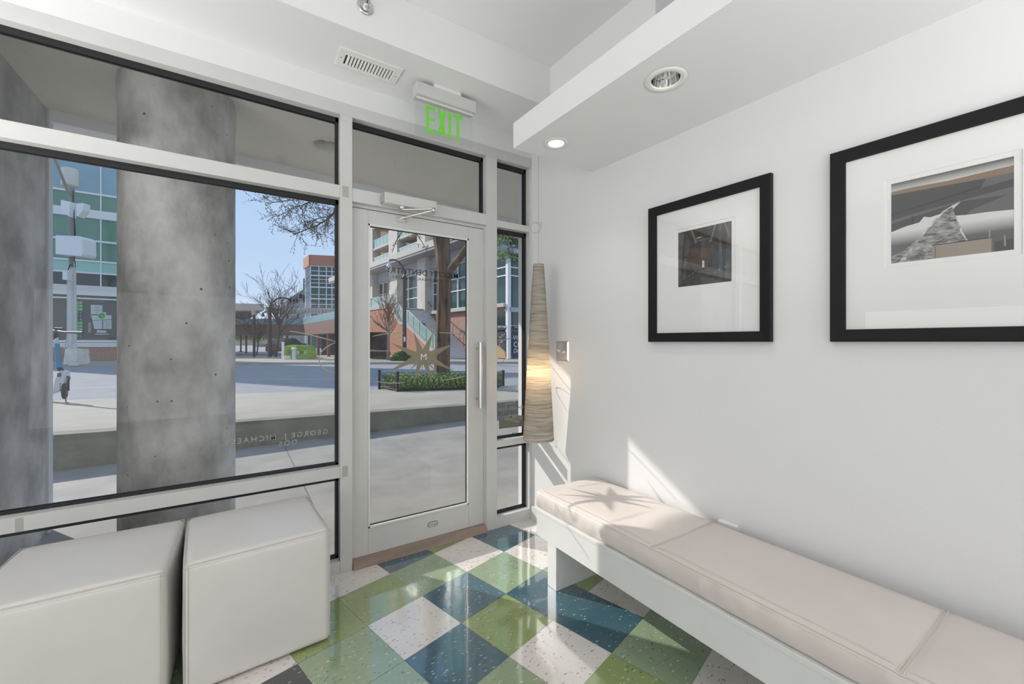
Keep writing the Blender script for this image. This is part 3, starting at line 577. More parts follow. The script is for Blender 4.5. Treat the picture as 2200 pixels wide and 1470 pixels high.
# ------------------------------------------------------------------ bench and cushion
t = thing('bench', (1.62, 1.0, 0), 'long low off-white painted bench along the right wall, carrying a leather cushion', 'bench')
b_ = MB(); YE = -1.6
def bx(y): return wx(y)-.006
b_.prism([(1.400, 1.891), (1.400, YE), (bx(YE), YE), (bx(1.891), 1.891)], .369, .388)
b_.build('seat_board', benchp, t, bevel=.002)
b_ = MB(); b_.box(1.402, 1.422, YE, 1.889, .237, .3688); b_.box(1.422, bx(1.9)-.01, 1.869, 1.889, .237, .3688); b_.box(1.422, bx(1.9)-.01, YE, 1.869, .245, .26); b_.build('apron', benchp, t, bevel=.0015)
for y in (1.718, .05, -1.5): MB().box(1.404, 1.792, y, y+.074, 0, .2368).build('leg_panel', benchp, t, bevel=.002)
t = thing('seat_cushion', (1.62, 1.0, .388), 'long padded blush-white leather cushion in stitched panels lying on the low bench', 'cushion')
ys = [1.902, 1.118, .345, -.43, -1.2]; cm_ = MB(); random.seed(2)
NS = 60; prev = None; rings = []
def wr(a, b): return noise.noise(Vector((a, b, 3.1)))
for pi_ in range(len(ys)-1):
    y0_, y1_ = ys[pi_], ys[pi_+1]
    for i in range(NS+(1 if pi_ == len(ys)-2 else 0)):
        k = i/NS; y = y0_+(y1_-y0_)*k; e = min(k, 1-k); e2 = min(1, e/.18); puff = (1-(1-e2)**2); seam = math.exp(-(e*(.775)/.010)**2)
        if (pi_ == 0 and i == 0): seam = 0.
        bk = min(bx(y)-.001, 1.872+.0*y); fr_ = 1.416; top = .482
        drop = .004*seam
        ring = []
        def pt(x, z): ring.append((x, y, z))
        w1 = .010*wr(y*13, .3); w2 = .008*wr(y*24+40, 1.0)
        pt(bk, .3885); pt(fr_+.004, .3885); pt(fr_-.004+w1, .400); pt(fr_-.009+w1+w2, .425); pt(fr_-.008+w2+w1*.5, .450); pt(fr_-.002, .472-drop)
        pt(fr_+.002, top-.005-drop); pt(fr_+.010, top-drop); 
        for j in range(1, 13):
            a = j/13; x = fr_+.010+(bk-.012-fr_-.010)*a; h = math.sin(PI*a)**.5
            z = top-drop+.017*puff*h+.004*h*wr(x*6, y*5)+.0035*h*(1-abs(2*a-1))*wr(x*16, y*12)-.006*seam*h
            pt(x, z)
        pt(bk-.012, top-drop); pt(bk-.002, top-.008); 
        rings.append(ring)
n_ = len(rings[0]); vs = sum(rings, [])
fs = [(i*n_+j, i*n_+(j+1) % n_, (i+1)*n_+(j+1) % n_, (i+1)*n_+j) for i in range(len(rings)-1) for j in range(n_)]
cm_.add(vs, fs, 0, True); cm_.add(rings[0], [tuple(range(n_))], 0); cm_.add(rings[-1], [tuple(range(n_))], 0)
cm_.build('cushion_body', leatherp, t)
p_ = MB()
p_.tube([(r[6][0]-.001, r[6][1], r[6][2]+.001) for r in rings], .0024, 8); p_.tube([(r[5][0]-.0005, r[5][1], r[5][2]-.004) for r in rings], .0012, 6); p_.tube([(r[7][0]+.010, r[7][1], r[8][2]-.004+.0035) for r in rings], .0009, 6)
p_.build('piping', mat('piping_leather', (.66, .61, .565), .45), t)
for s_i in (1, 2, 3):
    for off in (-.006, .006):
        r = rings[s_i*NS]; yy = r[0][1]+off
        MB().tube([(x, yy, z+.0035) for x, _, z in r[6:21]], .0022 if off < 0 else .0018, 6).build('panel_seam', MATS['piping_leather'], t)
# ------------------------------------------------------------------ ottomans
def ottoman(c, w, d, h, ang, label, seed):
    t = thing('ottoman', (c[0], c[1], 0), label, 'ottoman', 'cube ottomans by the window')
    R_ = Matrix.Rotation(ang, 4, 'Z'); N = 22; r = .022; vs = []; idx = {}
    hx, hy, hz = w/2, d/2, (h-.004)/2; z0 = .004+hz
    bm = bmesh.new(); bmesh.ops.create_cube(bm, size=2.0); bmesh.ops.subdivide_edges(bm, edges=bm.edges[:], cuts=N, use_grid_fill=True)
    for v in bm.verts:
        p = v.co.copy(); f_ = lambda q: math.copysign(abs(q)**.55, q)  # densify near edges
        q = Vector((f_(p.x), f_(p.y), f_(p.z)))
        c3 = Vector((q.x*hx, q.y*hy, q.z*hz)); inn = Vector((max(-hx+r, min(hx-r, c3.x)), max(-hy+r, min(hy-r, c3.y)), max(-hz+r, min(hz-r, c3.z))))
        dv = c3-inn
        if dv.length > 1e-6: c3 = inn+dv.normalized()*r*(1.0 if dv.length > r*.99 else dv.length/r)
        fx = 1-q.x**2; fy = 1-q.y**2; fz = 1-q.z**2; w_ = .0022*noise.noise(Vector((c3.x*5+seed, c3.y*5, c3.z*5)))
        if abs(p.z) > .999 and p.z > 0: c3.z += .016*(fx**.5)*(fy**.5)-.004+w_*fx*fy
        if abs(p.x) > .999: c3.x += math.copysign(.009*fy*fz**.6+w_*fz, p.x)
        if abs(p.y) > .999: c3.y += math.copysign(.009*fx*fz**.6+w_*fz, p.y)
        v.co = R_ @ c3+Vector((0, 0, z0))
    bmesh.ops.recalc_face_normals(bm, faces=bm.faces)
    me = bpy.data.meshes.new('upholstery'); bm.to_mesh(me); bm.free(); me.materials.append(leather)
    for p in me.polygons: p.use_smooth = True
    o = bpy.data.objects.new('upholstery', me); COL.objects.link(o); o.parent = t
    sm_ = MB(); C_ = Vector((c[0], c[1], 0)); hx2, hy2 = hx-.0035, hy-.0035; zt_ = .004+2*hz-.0065
    cs = [(hx2, hy2), (-hx2, hy2), (-hx2, -hy2), (hx2, -hy2)]
    lp_ = []
    for k in range(4):
        a, b = cs[k], cs[(k+1) % 4]
        for i in range(12):
            f_ = i/12; x = a[0]+(b[0]-a[0])*f_; y = a[1]+(b[1]-a[1])*f_; lp_.append(C_+(R_ @ Vector((x, y, zt_+.001))))
    sm_.tube(lp_, .0016, 6, closed=True)
    lp2 = [p+Vector((0, 0, -.010))+(p-C_-Vector((0, 0, p.z))).normalized()*.004 for p in lp_]; sm_.tube(lp2, .0009, 6, closed=True)
    for x, y in cs:
        for off in ((0, 0), (-math.copysign(.012, x), math.copysign(.0048, y))):
            sm_.tube([C_+(R_ @ Vector((x+off[0], y+off[1], z))) for z in (.02, h*.5, zt_)], .0014 if off == (0, 0) else .0009, 6)
    sm_.build('seam', thread, t); return t
ottoman((.060, 2.236), .517, .528, .497, math.radians(3.5), 'white leather cube ottoman standing next to the glass door mullion, right of its twin', 1.0)
ottoman((-.490, 2.222), .530, .535, .497, math.radians(-.8), 'white leather cube ottoman at lower left, cut by the left edge', 7.0)
# ================================================================== OUTSIDE
# porch slab, low concrete riser, pavement, road
Q = [PZ(*p) for p in ((-500, 1100), (120, 1012), (501, 966), (1004, 903))]
dq = (Q[3]-Q[2]).normalized(); QR = Q[3]+dq*9; QL = Q[1]-(Q[2]-Q[1]).normalized()*7
line = [QL, Q[1], Q[2], Q[3], QR]
def zr(p): return .335-.024*(p.x+.1)*1.0      # top of the riser falls gently to the right
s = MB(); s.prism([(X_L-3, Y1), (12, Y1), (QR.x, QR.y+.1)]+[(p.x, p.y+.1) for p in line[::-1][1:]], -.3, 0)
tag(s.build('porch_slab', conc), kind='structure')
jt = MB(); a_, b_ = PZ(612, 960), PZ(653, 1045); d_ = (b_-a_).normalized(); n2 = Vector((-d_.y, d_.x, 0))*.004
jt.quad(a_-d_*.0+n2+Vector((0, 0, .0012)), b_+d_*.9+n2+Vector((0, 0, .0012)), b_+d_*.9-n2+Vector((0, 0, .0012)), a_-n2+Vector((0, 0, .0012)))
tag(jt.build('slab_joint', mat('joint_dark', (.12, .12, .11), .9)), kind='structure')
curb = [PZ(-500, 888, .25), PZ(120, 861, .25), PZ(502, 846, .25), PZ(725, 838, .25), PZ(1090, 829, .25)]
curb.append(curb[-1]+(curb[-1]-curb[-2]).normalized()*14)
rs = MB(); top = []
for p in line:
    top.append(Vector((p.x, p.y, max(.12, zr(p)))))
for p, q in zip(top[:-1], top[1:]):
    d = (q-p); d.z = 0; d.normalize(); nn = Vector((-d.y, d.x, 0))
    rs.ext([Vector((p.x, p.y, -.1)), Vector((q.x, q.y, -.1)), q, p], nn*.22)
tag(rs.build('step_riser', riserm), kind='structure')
sw = MB(); inner_ = [p+Vector((0, .2, -.003)) for p in top]; outer_ = [Vector((p.x, p.y, .25)) for p in curb]
m_ = 12
def samp(L, k):
    k = k*(len(L)-1); i = min(int(k), len(L)-2); return L[i].lerp(L[i+1], k-i)
A_ = [inner_[0], inner_[1], inner_[2], inner_[3], inner_[4]]
B_2 = [curb[0], curb[1], curb[2], curb[4], curb[5]]; B_2 = [Vector((p.x, p.y, .25)) for p in B_2]
for i in range(4):
    sw.quad(A_[i], A_[i+1], B_2[i+1], B_2[i])
    sw.quad(B_2[i], B_2[i+1], B_2[i+1]-Vector((0, 0, .14)), B_2[i]-Vector((0, 0, .14)))
tag(sw.build('pavement', sidew, recalc=False), kind='structure')
je = MB()
for (u0, v0, u1, v1) in ((120, 879, 725, 858), (790, 857, 1006, 846), (690, 858, 718, 872), (855, 843, 935, 872), (180, 925, 245, 884)):
    a_ = P(u0, v0, FPX*(CH-.30)/(v0-735)); b_ = P(u1, v1, FPX*(CH-.28)/(v1-735))
    d_ = (b_-a_).normalized(); n2 = Vector((-d_.y, d_.x, 0))*.006
    je.quad(a_+n2, b_+n2, b_-n2, a_-n2)
rd = MB(); rd.quad((-80, curb[0].y+14, .12), *[Vector((p.x, p.y-.15, .12)) for p in curb], (80, curb[-1].y-16, .12), (80, 210, .12), (-80, 210, .12)); tag(rd.build('road', asph), kind='structure')
mk = MB()
def strip(u0, v0, u1, v1, w, z=.125):
    a_, b_ = PZ(u0, v0, z), PZ(u1, v1, z); d_ = (b_-a_).normalized(); n2 = Vector((-d_.y, d_.x, 0))*w/2; mk.quad(a_+n2, b_+n2, b_-n2, a_-n2)
strip(300, 818, 1130, 812, .10); strip(430, 801, 1130, 797, .10); strip(100, 836, 260, 833, .10)
tag(mk.build('road_marking', mat('road_paint', (.62, .62, .60), .8)), kind='structure')
# far pavement and plaza
fc = [PZ(-300, 792, .12), PZ(185, 788, .12), PZ(502, 784, .12), PZ(800, 783, .12), PZ(1095, 782, .12)]
fc.append(fc[-1]+(fc[-1]-fc[-2]).normalized()*30)
fp = MB()
for p, q in zip(fc[:-1], fc[1:]):
    d = FV*13; a, b = Vector((p.x, p.y, .24)), Vector((q.x, q.y, .24)); fp.quad(a, b, b+d, a+d); fp.quad(a, b, b-Vector((0, 0, .2)), a-Vector((0, 0, .2)))
tag(fp.build('far_pavement', plazam, recalc=False), kind='structure')
gr_ = MB(); gr_.quad((-300, -200, -.35), (300, -200, -.35), (300, 300, -.35), (-300, 300, -.35)); tag(gr_.build('ground', mat('earth', (.25, .24, .22), .9)), kind='structure')
# porch: left fin wall, roof slab, beam, column, lamp
s = MB(); s.box(-1.45, -1.130, Y1+.002, 4.16, -.01, 2.949); tag(s.build('fin_wall', colm), kind='structure')
s = MB(); s.box(-1.45, -1.115, 4.16, 4.235, 0, 2.949); tag(s.build('fin_wall_trim', mat('pale_metal_trim', (.55, .58, .63), .4), bevel=.004), kind='structure')
E0 = Vector((-1.5, 4.13, 0)); E1 = Vector((8, 5.1, 0)); ed = (E1-E0).normalized(); en = Vector((-ed.y, ed.x, 0))
rf = MB(); rf.prism([(-3.5, Y1+.001), (8, Y1+.001), (E1.x, E1.y), (E0.x, E0.y), (-3.5, 4.0)], 2.95, 3.5)
porch = rf.build('porch_ceiling', stucco); tag(porch, kind='structure')
s = MB(); s.ext([E0+Vector((0, 0, 2.868)), E1+Vector((0, 0, 2.868)), E1+Vector((0, 0, 3.5)), E0+Vector((0, 0, 3.5))], en*.30)
tag(s.build('porch_beam', beamm), kind='structure')
lc = P(703, 311, FPX*(2.95-CH)/(735-311)); cut(porch, [(lc.x, lc.y, .100, 2.9, 3.08)])
t = thing('porch_downlight', (lc.x, lc.y, 2.95), 'round recessed lamp in the rough porch ceiling, seen through the upper window pane', 'ceiling light')
MB().lathe([(.135, 2.9495), (.132, 2.942), (.105, 2.938), (.098, 2.950), (.097, 3.06)], (lc.x, lc.y, 0), 40).build('trim_ring', mat('cream_trim', (.62, .60, .53), .5), t)
MB().lathe([(.0005, 2.985), (.03, 2.988), (.05, 3.005), (.057, 3.03), (.045, 3.06)], (lc.x, lc.y, 0), 28).build('bulb', mat('frosted_bulb', (.7, .7, .68), .4), t)
t = MB(); cc = (-.333, 3.443); prof = [(.298, 0)]+[(.300-.0006*(i % 2), .1+i*.19) for i in range(15)]+[(.302, 2.80), (.306, 2.90), (.300, 2.9499)]
t.lathe([(r, z) for r, z in prof if z <= 2.9499], (*cc, 0), 96)
col = t.build('concrete_column', None or mat('column_concrete', (.27, .265, .25), .72, col2=(.66, .66, .65), vscale=3.4, stretch=(1, 1, .6), bump=.5, bscale=24))
# pits and dark stains on the column
nt2 = MATS['column_concrete'].node_tree; n = nt2.nodes; l = nt2.links; bs = n['Principled BSDF']; old = bs.inputs['Base Color'].links[0].from_socket
tc = n.new('ShaderNodeTexCoord'); vo = n.new('ShaderNodeTexVoronoi'); vo.inputs['Scale'].default_value = 15; l.new(tc.outputs['Object'], vo.inputs['Vector'])
sp = n.new('ShaderNodeSeparateColor'); l.new(vo.outputs['Color'], sp.inputs[0]); mr = n.new('ShaderNodeMapRange'); mr.inputs[1].default_value = .45; mr.inputs[2].default_value = 1; mr.inputs[3].default_value = 0; mr.inputs[4].default_value = .13; l.new(sp.outputs[0], mr.inputs[0])
lt = n.new('ShaderNodeMath'); lt.operation = 'LESS_THAN'; l.new(vo.outputs['Distance'], lt.inputs[0]); l.new(mr.outputs[0], lt.inputs[1])
mx = n.new('ShaderNodeMixRGB'); mx.inputs[2].default_value = (.10, .10, .095, 1); l.new(lt.outputs[0], mx.inputs[0]); l.new(old, mx.inputs[1]); l.new(mx.outputs[0], bs.inputs['Base Color'])
tag(col, 'thick round raw concrete column on the porch, right outside the big window', 'column')

# ------------------------------------------------------------------ foliage helpers
def leafcloud(name, mats, parent, fn, count, size, seed=1, flat=.5):
    random.seed(seed); m = MB()
    for i in range(count):
        p = fn(); a = Vector((random.gauss(0, 1), random.gauss(0, 1), random.gauss(0, 1)*flat+.3)).normalized(); b = a.cross(Vector((random.gauss(0, 1), random.gauss(0, 1), random.gauss(0, 1)))).normalized()
        s_ = size*random.uniform(.6, 1.3); c = a.cross(b)
        m.add([p-b*s_, p+c*s_*.45, p+b*s_, p-c*s_*.45], [(0, 1, 2, 3)], random.randrange(len(mats)))
    return m.build(name, mats, parent, recalc=False)
def branchtree(m, p, d, L, r, depth, spread=.55, n=5, up=.12, kids=3, tips=None, minr=.003):
    pts = [p.copy()]; rs = [r]; q = p.copy(); dd = d.normalized()
    for i in range(n):
        dd = (dd+Vector((random.gauss(0, .13), random.gauss(0, .13), random.gauss(0, .10)+up*.15))).normalized(); q = q+dd*L/n; pts.append(q.copy()); rs.append(max(minr, r*(1-.55*(i+1)/n)))
    m.tube(pts, rs, 7 if r > .03 else 4, cap=False)
    if depth == 0:
        if tips is not None: tips += [x.copy() for x in pts[1:]]
        return
    for k in range(kids):
        i = random.randint(max(1, n//3), n); ax = Vector((random.gauss(0, 1), random.gauss(0, 1), random.gauss(0, 1))).normalized()
        nd = (dd+ax*spread*random.uniform(.7, 1.4)+Vector((0, 0, up))).normalized()
        branchtree(m, pts[i], nd, L*random.uniform(.55, .8), rs[i]*.62, depth-1, spread, max(3, n-1), up, kids, tips, minr)
leaf1 = mat('leaf_bright', (.50, .66, .20), .5); leaf2 = mat('leaf_mid', (.25, .38, .08), .5); leaf3 = mat('leaf_dark', (.06, .12, .03), .5); leaf4 = mat('leaf_lime', (.42, .62, .06), .55)
bark = mat('tree_bark', (.06, .050, .043), .9, col2=(.25, .145, .085), vscale=8, stretch=(1, 1, .18), bump=1.0, bscale=14)
twig = mat('dark_twig', (.045, .038, .032), .9); twigr = mat('rosy_twig', (.30, .16, .11), .9)
# ------------------------------------------------------------------ planter and big tree
FLp, BLp, BRp, FRp = PZ(854, 842, .26), PZ(815, 833, .26), PZ(1081, 827, .26), PZ(1062, 836, .26)
for p in (FLp, BLp, BRp, FRp): p.z = .265
t = thing('planter_bed', (FLp+BRp)/2, 'bed of dark soil edged by a low stone lip, holding ivy around the street tree', 'planter')
s = MB(); s.prism([(p.x, p.y) for p in (FLp, FRp, BRp, BLp)], .20, .272); s.build('soil', mat('soil', (.055, .042, .03), .95, bump=1, bscale=40), t)
c_ = (FLp+BRp+BLp+FRp)/4
def inbed():
    a, b = random.random(), random.random(); p = FLp.lerp(FRp, a).lerp(BLp.lerp(BRp, a), b); k = 1-(2*b-1)**6; return c_.lerp(p, .99)+Vector((0, 0, random.uniform(.06, .15+.22*k)*random.uniform(.75, 1)))
tag(leafcloud('ivy', [leaf1, leaf2, leaf3, leaf2], None, inbed, 15000, .022, 5, .8), 'dense green ivy filling the fenced bed around the tree trunk', 'ivy', kind='stuff')
blk = mat('black_iron', (.015, .015, .016), .45)
t = thing('hoop_fence', (FLp+FRp)/2, 'low black iron fence of interlaced hoops around the ivy bed', 'fence')
for p, hgt in ((FLp, .44), (BLp, .42), (BRp, .37), (FRp, .44)):
    q = MB(); q.box(p.x-.025, p.x+.025, p.y-.025, p.y+.025, .20, .25+hgt); q.box(p.x-.031, p.x+.031, p.y-.031, p.y+.031, .25+hgt-.03, .25+hgt-.005); q.lathe([(.0005, .25+hgt+.014), (.02, .25+hgt+.008), (.026, .25+hgt)], (p.x, p.y, 0), 12); q.build('post', blk, t)
def hoops(a, b, k):
    L = (b-a).length; d = (b-a).normalized(); hp = MB(); w = .30; n_h = int(L/.115)
    for i in range(n_h):
        x0 = (i+.5)*L/n_h; pts = []; rw_ = .115
        for j in range(20):
            an = 2*PI*j/20; x = max(0, min(L, x0+rw_*math.cos(an))); pts.append(a+d*x+Vector((0, 0, .19+.155*math.sin(an))))
        hp.tube(pts, .0055, 6, closed=True)
    hp.tube([a+Vector((0, 0, .03)), b+Vector((0, 0, .03))], .007, 6)
    hp.build('hoop_panel', blk, t)
hoops(FLp, FRp, 0); hoops(BLp, FLp, 1); hoops(BRp, FRp, 2); hoops(BLp, BRp, 3)
random.seed(11)
t = thing('street_tree', P(951, 812, 10.0), 'large street tree with ribbed brown trunk rising from the ivy bed, seen through the door', 'tree')
tk = MB(); D = 10.0
tp = [P(951, 835, D), P(950, 800, D), P(951, 740, D), P(953, 660, D), P(954, 600, D), P(951, 540, D), P(946, 490, D), P(938, 430, D), P(930, 330, D), P(915, 200, D)]
rr = [.25, .19, .172, .165, .162, .172, .195, .18, .15, .10]
vs = []; nn_ = 40
for i in range(len(tp)*4-3):
    k = i/4; a = int(k); f_ = k-a; b = min(a+1, len(tp)-1); c = tp[a].lerp(tp[b], f_); r = rr[a]*(1-f_)+rr[b]*f_
    for j in range(nn_):
        an = 2*PI*j/nn_; fl_ = 1+.10*math.cos(an*5+.5)+.05*math.sin(an*9+k*.4)+.05*noise.noise(Vector((math.cos(an)*2, math.sin(an)*2, k*1.2)))
        vs.append(c+Vector((math.cos(an), math.sin(an), 0))*r*fl_)
nr = len(tp)*4-3; tk.add(vs, [(i*nn_+j, i*nn_+(j+1) % nn_, (i+1)*nn_+(j+1) % nn_, (i+1)*nn_+j) for i in range(nr-1) for j in range(nn_)], 0, True)
tk.build('trunk', bark, t)
br = MB(); br.tube([P(955, 602, D), P(965, 582, D-.15), P(985, 558, D-.4), P(1006, 528, D-.6), P(1030, 480, D-.8), P(1060, 400, D-1)], [.13, .10, .085, .078, .07, .05], 12); br.build('limb', bark, t)
tw = MB(); tips = []
def guided(pts, r0, kids, L, depth=1, spread=.9, up=-.02):
    k = len(pts); m = tw; m.tube(pts, [r0*(1-.75*i/(k-1)) for i in range(k)], 6, cap=False)
    for i in range(1, k):
        for _ in range(kids):
            d = (pts[i]-pts[i-1]).normalized(); f_ = random.random(); p = pts[i-1].lerp(pts[i], f_)
            nd = (d*.6+Vector((random.gauss(0, .7), random.gauss(0, .7), random.gauss(0, .55)))*spread).normalized()
            branchtree(m, p, nd, L*random.uniform(.6, 1.2), max(.0028, r0*.25), depth, .9, 4, up, 4, tips, .0016)
Db = 8.0
guided([P(930, 330, D), P(850, 340, 9), P(760, 400, 8.3), P(723, 450, Db), P(706, 470, Db), P(682, 484, Db-.1), P(657, 494, Db-.1), P(630, 505, Db-.1)], .026, 7, .30, 1)
guided([P(850, 340, 9), P(760, 370, 8), P(690, 415, 7.8), P(672, 430, 7.8), P(650, 441, 7.7), P(632, 446, 7.7), P(596, 465, 7.6)], .02, 7, .26, 1)
guided([P(760, 370, 8), P(700, 385, 7.7), P(660, 415, 7.6), P(628, 430, 7.5), P(600, 434, 7.5), P(570, 437, 7.4)], .016, 8, .26, 1)
guided([P(760, 400, 8.3), P(722, 440, 8.1), P(716, 458, 8.1), P(704, 466, 8.0), P(680, 470, 8.0), P(660, 478, 8)], .014, 9, .26, 1)
guided([P(800, 380, 9.2), P(740, 470, 9.0), P(725, 495, 9), P(718, 515, 9)], .011, 7, .26, 1)
guided([P(915, 440, 9.6), P(880, 470, 9.0), P(862, 500, 8.8), P(850, 520, 8.7), P(842, 545, 8.6)], .016, 2, .14, 0)
guided([P(890, 440, 9.6), P(874, 480, 9.0), P(878, 505, 8.8)], .012, 2, .14, 0)
guided([P(870, 460, 9.6), P(893, 500, 9.0), P(908, 522, 8.8), P(918, 542, 8.7)], .014, 2, .14, 0)
guided([P(1060, 400, 9), P(1100, 470, 8.8), P(1103, 510, 8.7), P(1118, 540, 8.7)], .02, 3, .2, 1)
guided([P(1060, 400, 9), P(1092, 450, 8.8), P(1113, 500, 8.7), P(1108, 530, 8.7)], .016, 3, .2, 1)
tw.build('branches', twig, t)
bd = MB()
for p in tips:
    for _ in range(2):
        q = p+Vector((random.gauss(0, .012), random.gauss(0, .012), random.gauss(0, .012))); s_ = random.uniform(.005, .011); bd.add([q+Vector((s_, 0, 0)), q+Vector((0, s_, 0)), q+Vector((-s_, 0, 0)), q+Vector((0, -s_, 0)), q+Vector((0, 0, s_)), q+Vector((0, 0, -s_))], [(0, 1, 4), (1, 2, 4), (2, 3, 4), (3, 0, 4), (1, 0, 5), (2, 1, 5), (3, 2, 5), (0, 3, 5)])
tag(bd.build('buds', mat('buds', (.07, .065, .04), .8), t, recalc=False), kind='stuff')

# ------------------------------------------------------------------ scooter
t = thing('scooter', PZ(140, 866, .30), 'white and blue electric kick scooter parked at the kerb, left edge of the view', 'scooter')
Ds = 7.15
def S(u, v, o=0.): return P(u, v, Ds+o)
sw_ = mat('scooter_silver', (.55, .57, .60), .35); sb_ = mat('scooter_blue', (.03, .22, .40), .4); sk_ = mat('scooter_black', (.02, .02, .022), .5)
MB().tube([S(137, 803), S(127, 790)], .034, 12).build('headset', sk_, t)
MB().tube([S(127.5, 790), S(125, 772), S(122.5, 738)], [.040, .036, .031], 14).build('stem_sleeve', sb_, t)
MB().tube([S(122.5, 740), S(121, 727), S(120, 715)], .028, 12).build('stem', sw_, t)
hb = MB(); hb.tube([S(104, 712, .15), S(120, 712), S(137, 714, -.1), S(178, 715, -.35)], [.016, .03, .019, .016], 10); hb.tube([S(118, 706), S(136, 707)], .022, 8); hb.tube([S(120, 728), S(121, 712)], .034, 10); hb.build('handlebar', sk_, t)
MB().tube([S(178, 715, -.35), S(158, 714.5, -.25)], .020, 10).build('grip', sk_, t)
bdm = MB(); bdm.ext([S(128, 796, -.04), S(138, 798, -.04), S(140, 808, -.04), S(134, 838, -.04), S(112, 842, -.04), S(118, 815, -.04)], FV*.09); bdm.build('front_cover', sw_, t, bevel=.01)
bdm = MB(); bdm.ext([S(123, 802, -.045), S(131, 801, -.045), S(130, 810, -.045), S(123, 810, -.045)], FV*-.004); bdm.build('label_plate', mat('dark_label', (.1, .1, .12), .4), t)
wc = S(139, 840); fdir = (RV*.62-FV*.78).normalized()
def ring(c, axis_d, R_, r_, n=28):
    u_ = axis_d.normalized(); return [c+u_*R_*math.cos(2*PI*i/n)+Vector((0, 0, 1))*R_*math.sin(2*PI*i/n) for i in range(n)]
wh = MB(); wh.tube(ring(wc, fdir, .115, 0), .027, 10, closed=True); wh.build('front_wheel', sk_, t)
hm = MB(); ax = fdir.cross(Vector((0, 0, 1))).normalized(); hm.tube([wc-ax*.03, wc+ax*.03], .072, 16); hm.build('wheel_hub', mat('hub_grey', (.12, .12, .13), .5), t)
fk = MB(); fk.tube([wc-ax*.045, wc-ax*.045+Vector((0, 0, .14)), S(139, 812)], .014, 8); fk.tube([wc+ax*.045, wc+ax*.045+Vector((0, 0, .14)), S(141, 812)], .014, 8); fk.tube([S(132, 812), S(140, 808), S(149, 811), S(146, 822)], .016, 8); fk.tube([S(133, 816), S(136, 826), S(141, 831)], .006, 6); fk.build('fork', sk_, t)
dk = MB(); a_, b_ = S(140, 838, .04), S(70, 858, .5); d_ = (b_-a_).normalized(); n2 = Vector((-d_.y, d_.x, 0)).normalized()*.075
dk.ext([a_+n2*.6, a_-n2*.6, b_-n2, b_+n2], (0, 0, .045)); dk.build('deck', sw_, t, bevel=.008)
MB().tube([S(141, 855), S(142, 866), S(147, 865)], .008, 6).build('kickstand', sk_, t)
MB().tube(ring(b_+d_*.08+Vector((0, 0, .02)), d_, .10, 0), .025, 10, closed=True).build('rear_wheel', sk_, t)

# ------------------------------------------------------------------ left office building
white_b = mat('white_metal_band', (.90, .885, .86), .5); cream_b = mat('cream_panel', (.85, .80, .73), .6)
gb = mat('blue_glass_wall', (.30, .48, .54), .12, spec=.8, var=.2, vscale=.15); gg = mat('green_glass_wall', (.14, .30, .21), .12, spec=.8, var=.15, vscale=.3); gt = mat('teal_glass_wall', (.38, .66, .56), .15, spec=.8); gd = mat('dark_glass_wall', (.04, .055, .05), .1, spec=.9, var=.3, vscale=.4)
brk = brickmat('red_brick', (.42, .17, .11), (.50, .22, .15), (.48, .40, .34)); brkd = brickmat('brown_brick', (.20, .085, .07), (.24, .11, .09), (.20, .15, .13)); brko = brickmat('orange_brick', (.52, .20, .10), (.60, .26, .145), (.52, .34, .24))
LB = P(185, 735, 24.0); LF = frame((LB.x, LB.y), math.radians(2.2)+PI)   # s runs to the left, outward towards the road
LF2 = lambda s, z, o=0.: frame((LB.x, LB.y), math.radians(2.2))(s, z, -o)
t = thing('office_building', LF2(0, .2), 'glass office building with green and white bands across the road, behind the utility pole', 'building')
zz = lambda v: CH+(735-v)*24.0/FPX
bands = [(767, 746, brk, .05), (746, 735, cream_b, .10), (645, 614-21, None, 0)]
def bandpart(nm, v0, v1, m, o, x0=-4.4, x1=3.4): MB().fbox(LF2, x0, x1, -.6, o, zz(v0), zz(v1)).build(nm, m, t)
bandpart('brick_base', 775, 746, brk, .0); bandpart('sill_band', 746, 736, cream_b, .06)
bandpart('shopfront_glass', 736, 635, gd, -.10); bandpart('fascia_panel', 635, 614, cream_b, .15)
for a, b, m in ((614, 588, gd), (584.5, 562.5, gt), (559, 519, gg), (515, 468, gg), (450, 417, gg), (413, 346, gb), (340, 300, gb)): bandpart('glass_band', a, b, m, 0)
for a, b in ((588, 584.5), (562.5, 559), (519, 515), (468, 450), (417, 413), (346, 340), (300, 285), (285, 200)): bandpart('white_band', a, b, white_b if b > 290 else cream_b, .08)
for x in (-3.2, .62): MB().fbox(LF2, x-.03, x+.03, 0, .05, zz(614), zz(300)).build('mullion', white_b, t)
mf = MB()
for x0, x1, a, b in ((-4.4, 3.4, 643, 640), (-4.4, 3.4, 735, 731)): mf.fbox(LF2, x0, x1, -.1, .02, zz(b if a < b else a), zz(a if a < b else b))
for x in (-1.9, -.45): mf.fbox(LF2, x-.07, x+.07, -.1, .05, zz(736), zz(635))
mf.fbox(LF2, -2.2, -1.8, -.1, .07, zz(736), zz(635)); mf.build('shopfront_frame', white_b, t)
def onL(u, v, o=.0):   # point of the shopfront plane seen at a pixel
    n_ = LF2(0, 0, 1)-LF2(0, 0, 0); p0 = LF2(0, 0, o); C0 = Vector((0, 0, CH)); d = (P(u, v, 1)-C0); return C0+d*((p0-C0).dot(n_)/d.dot(n_))
po = MB(); pg_ = mat('poster_green', (.12, .55, .16), .6); pb_ = mat('poster_navy', (.05, .11, .13), .6); pw_ = mat('poster_white', (.62, .64, .62), .6); pd_ = mat('poster_dark', (.10, .115, .105), .6); pl_ = mat('poster_light_text', (.75, .8, .75), .6)
po.quad(onL(163, 647, -.06), onL(178, 647, -.06), onL(178, 726, -.06), onL(163, 726, -.06), mi=1)
rows = ['01', '01', '10', '01', '01', '10', '01', '01', '10', '01', '01']
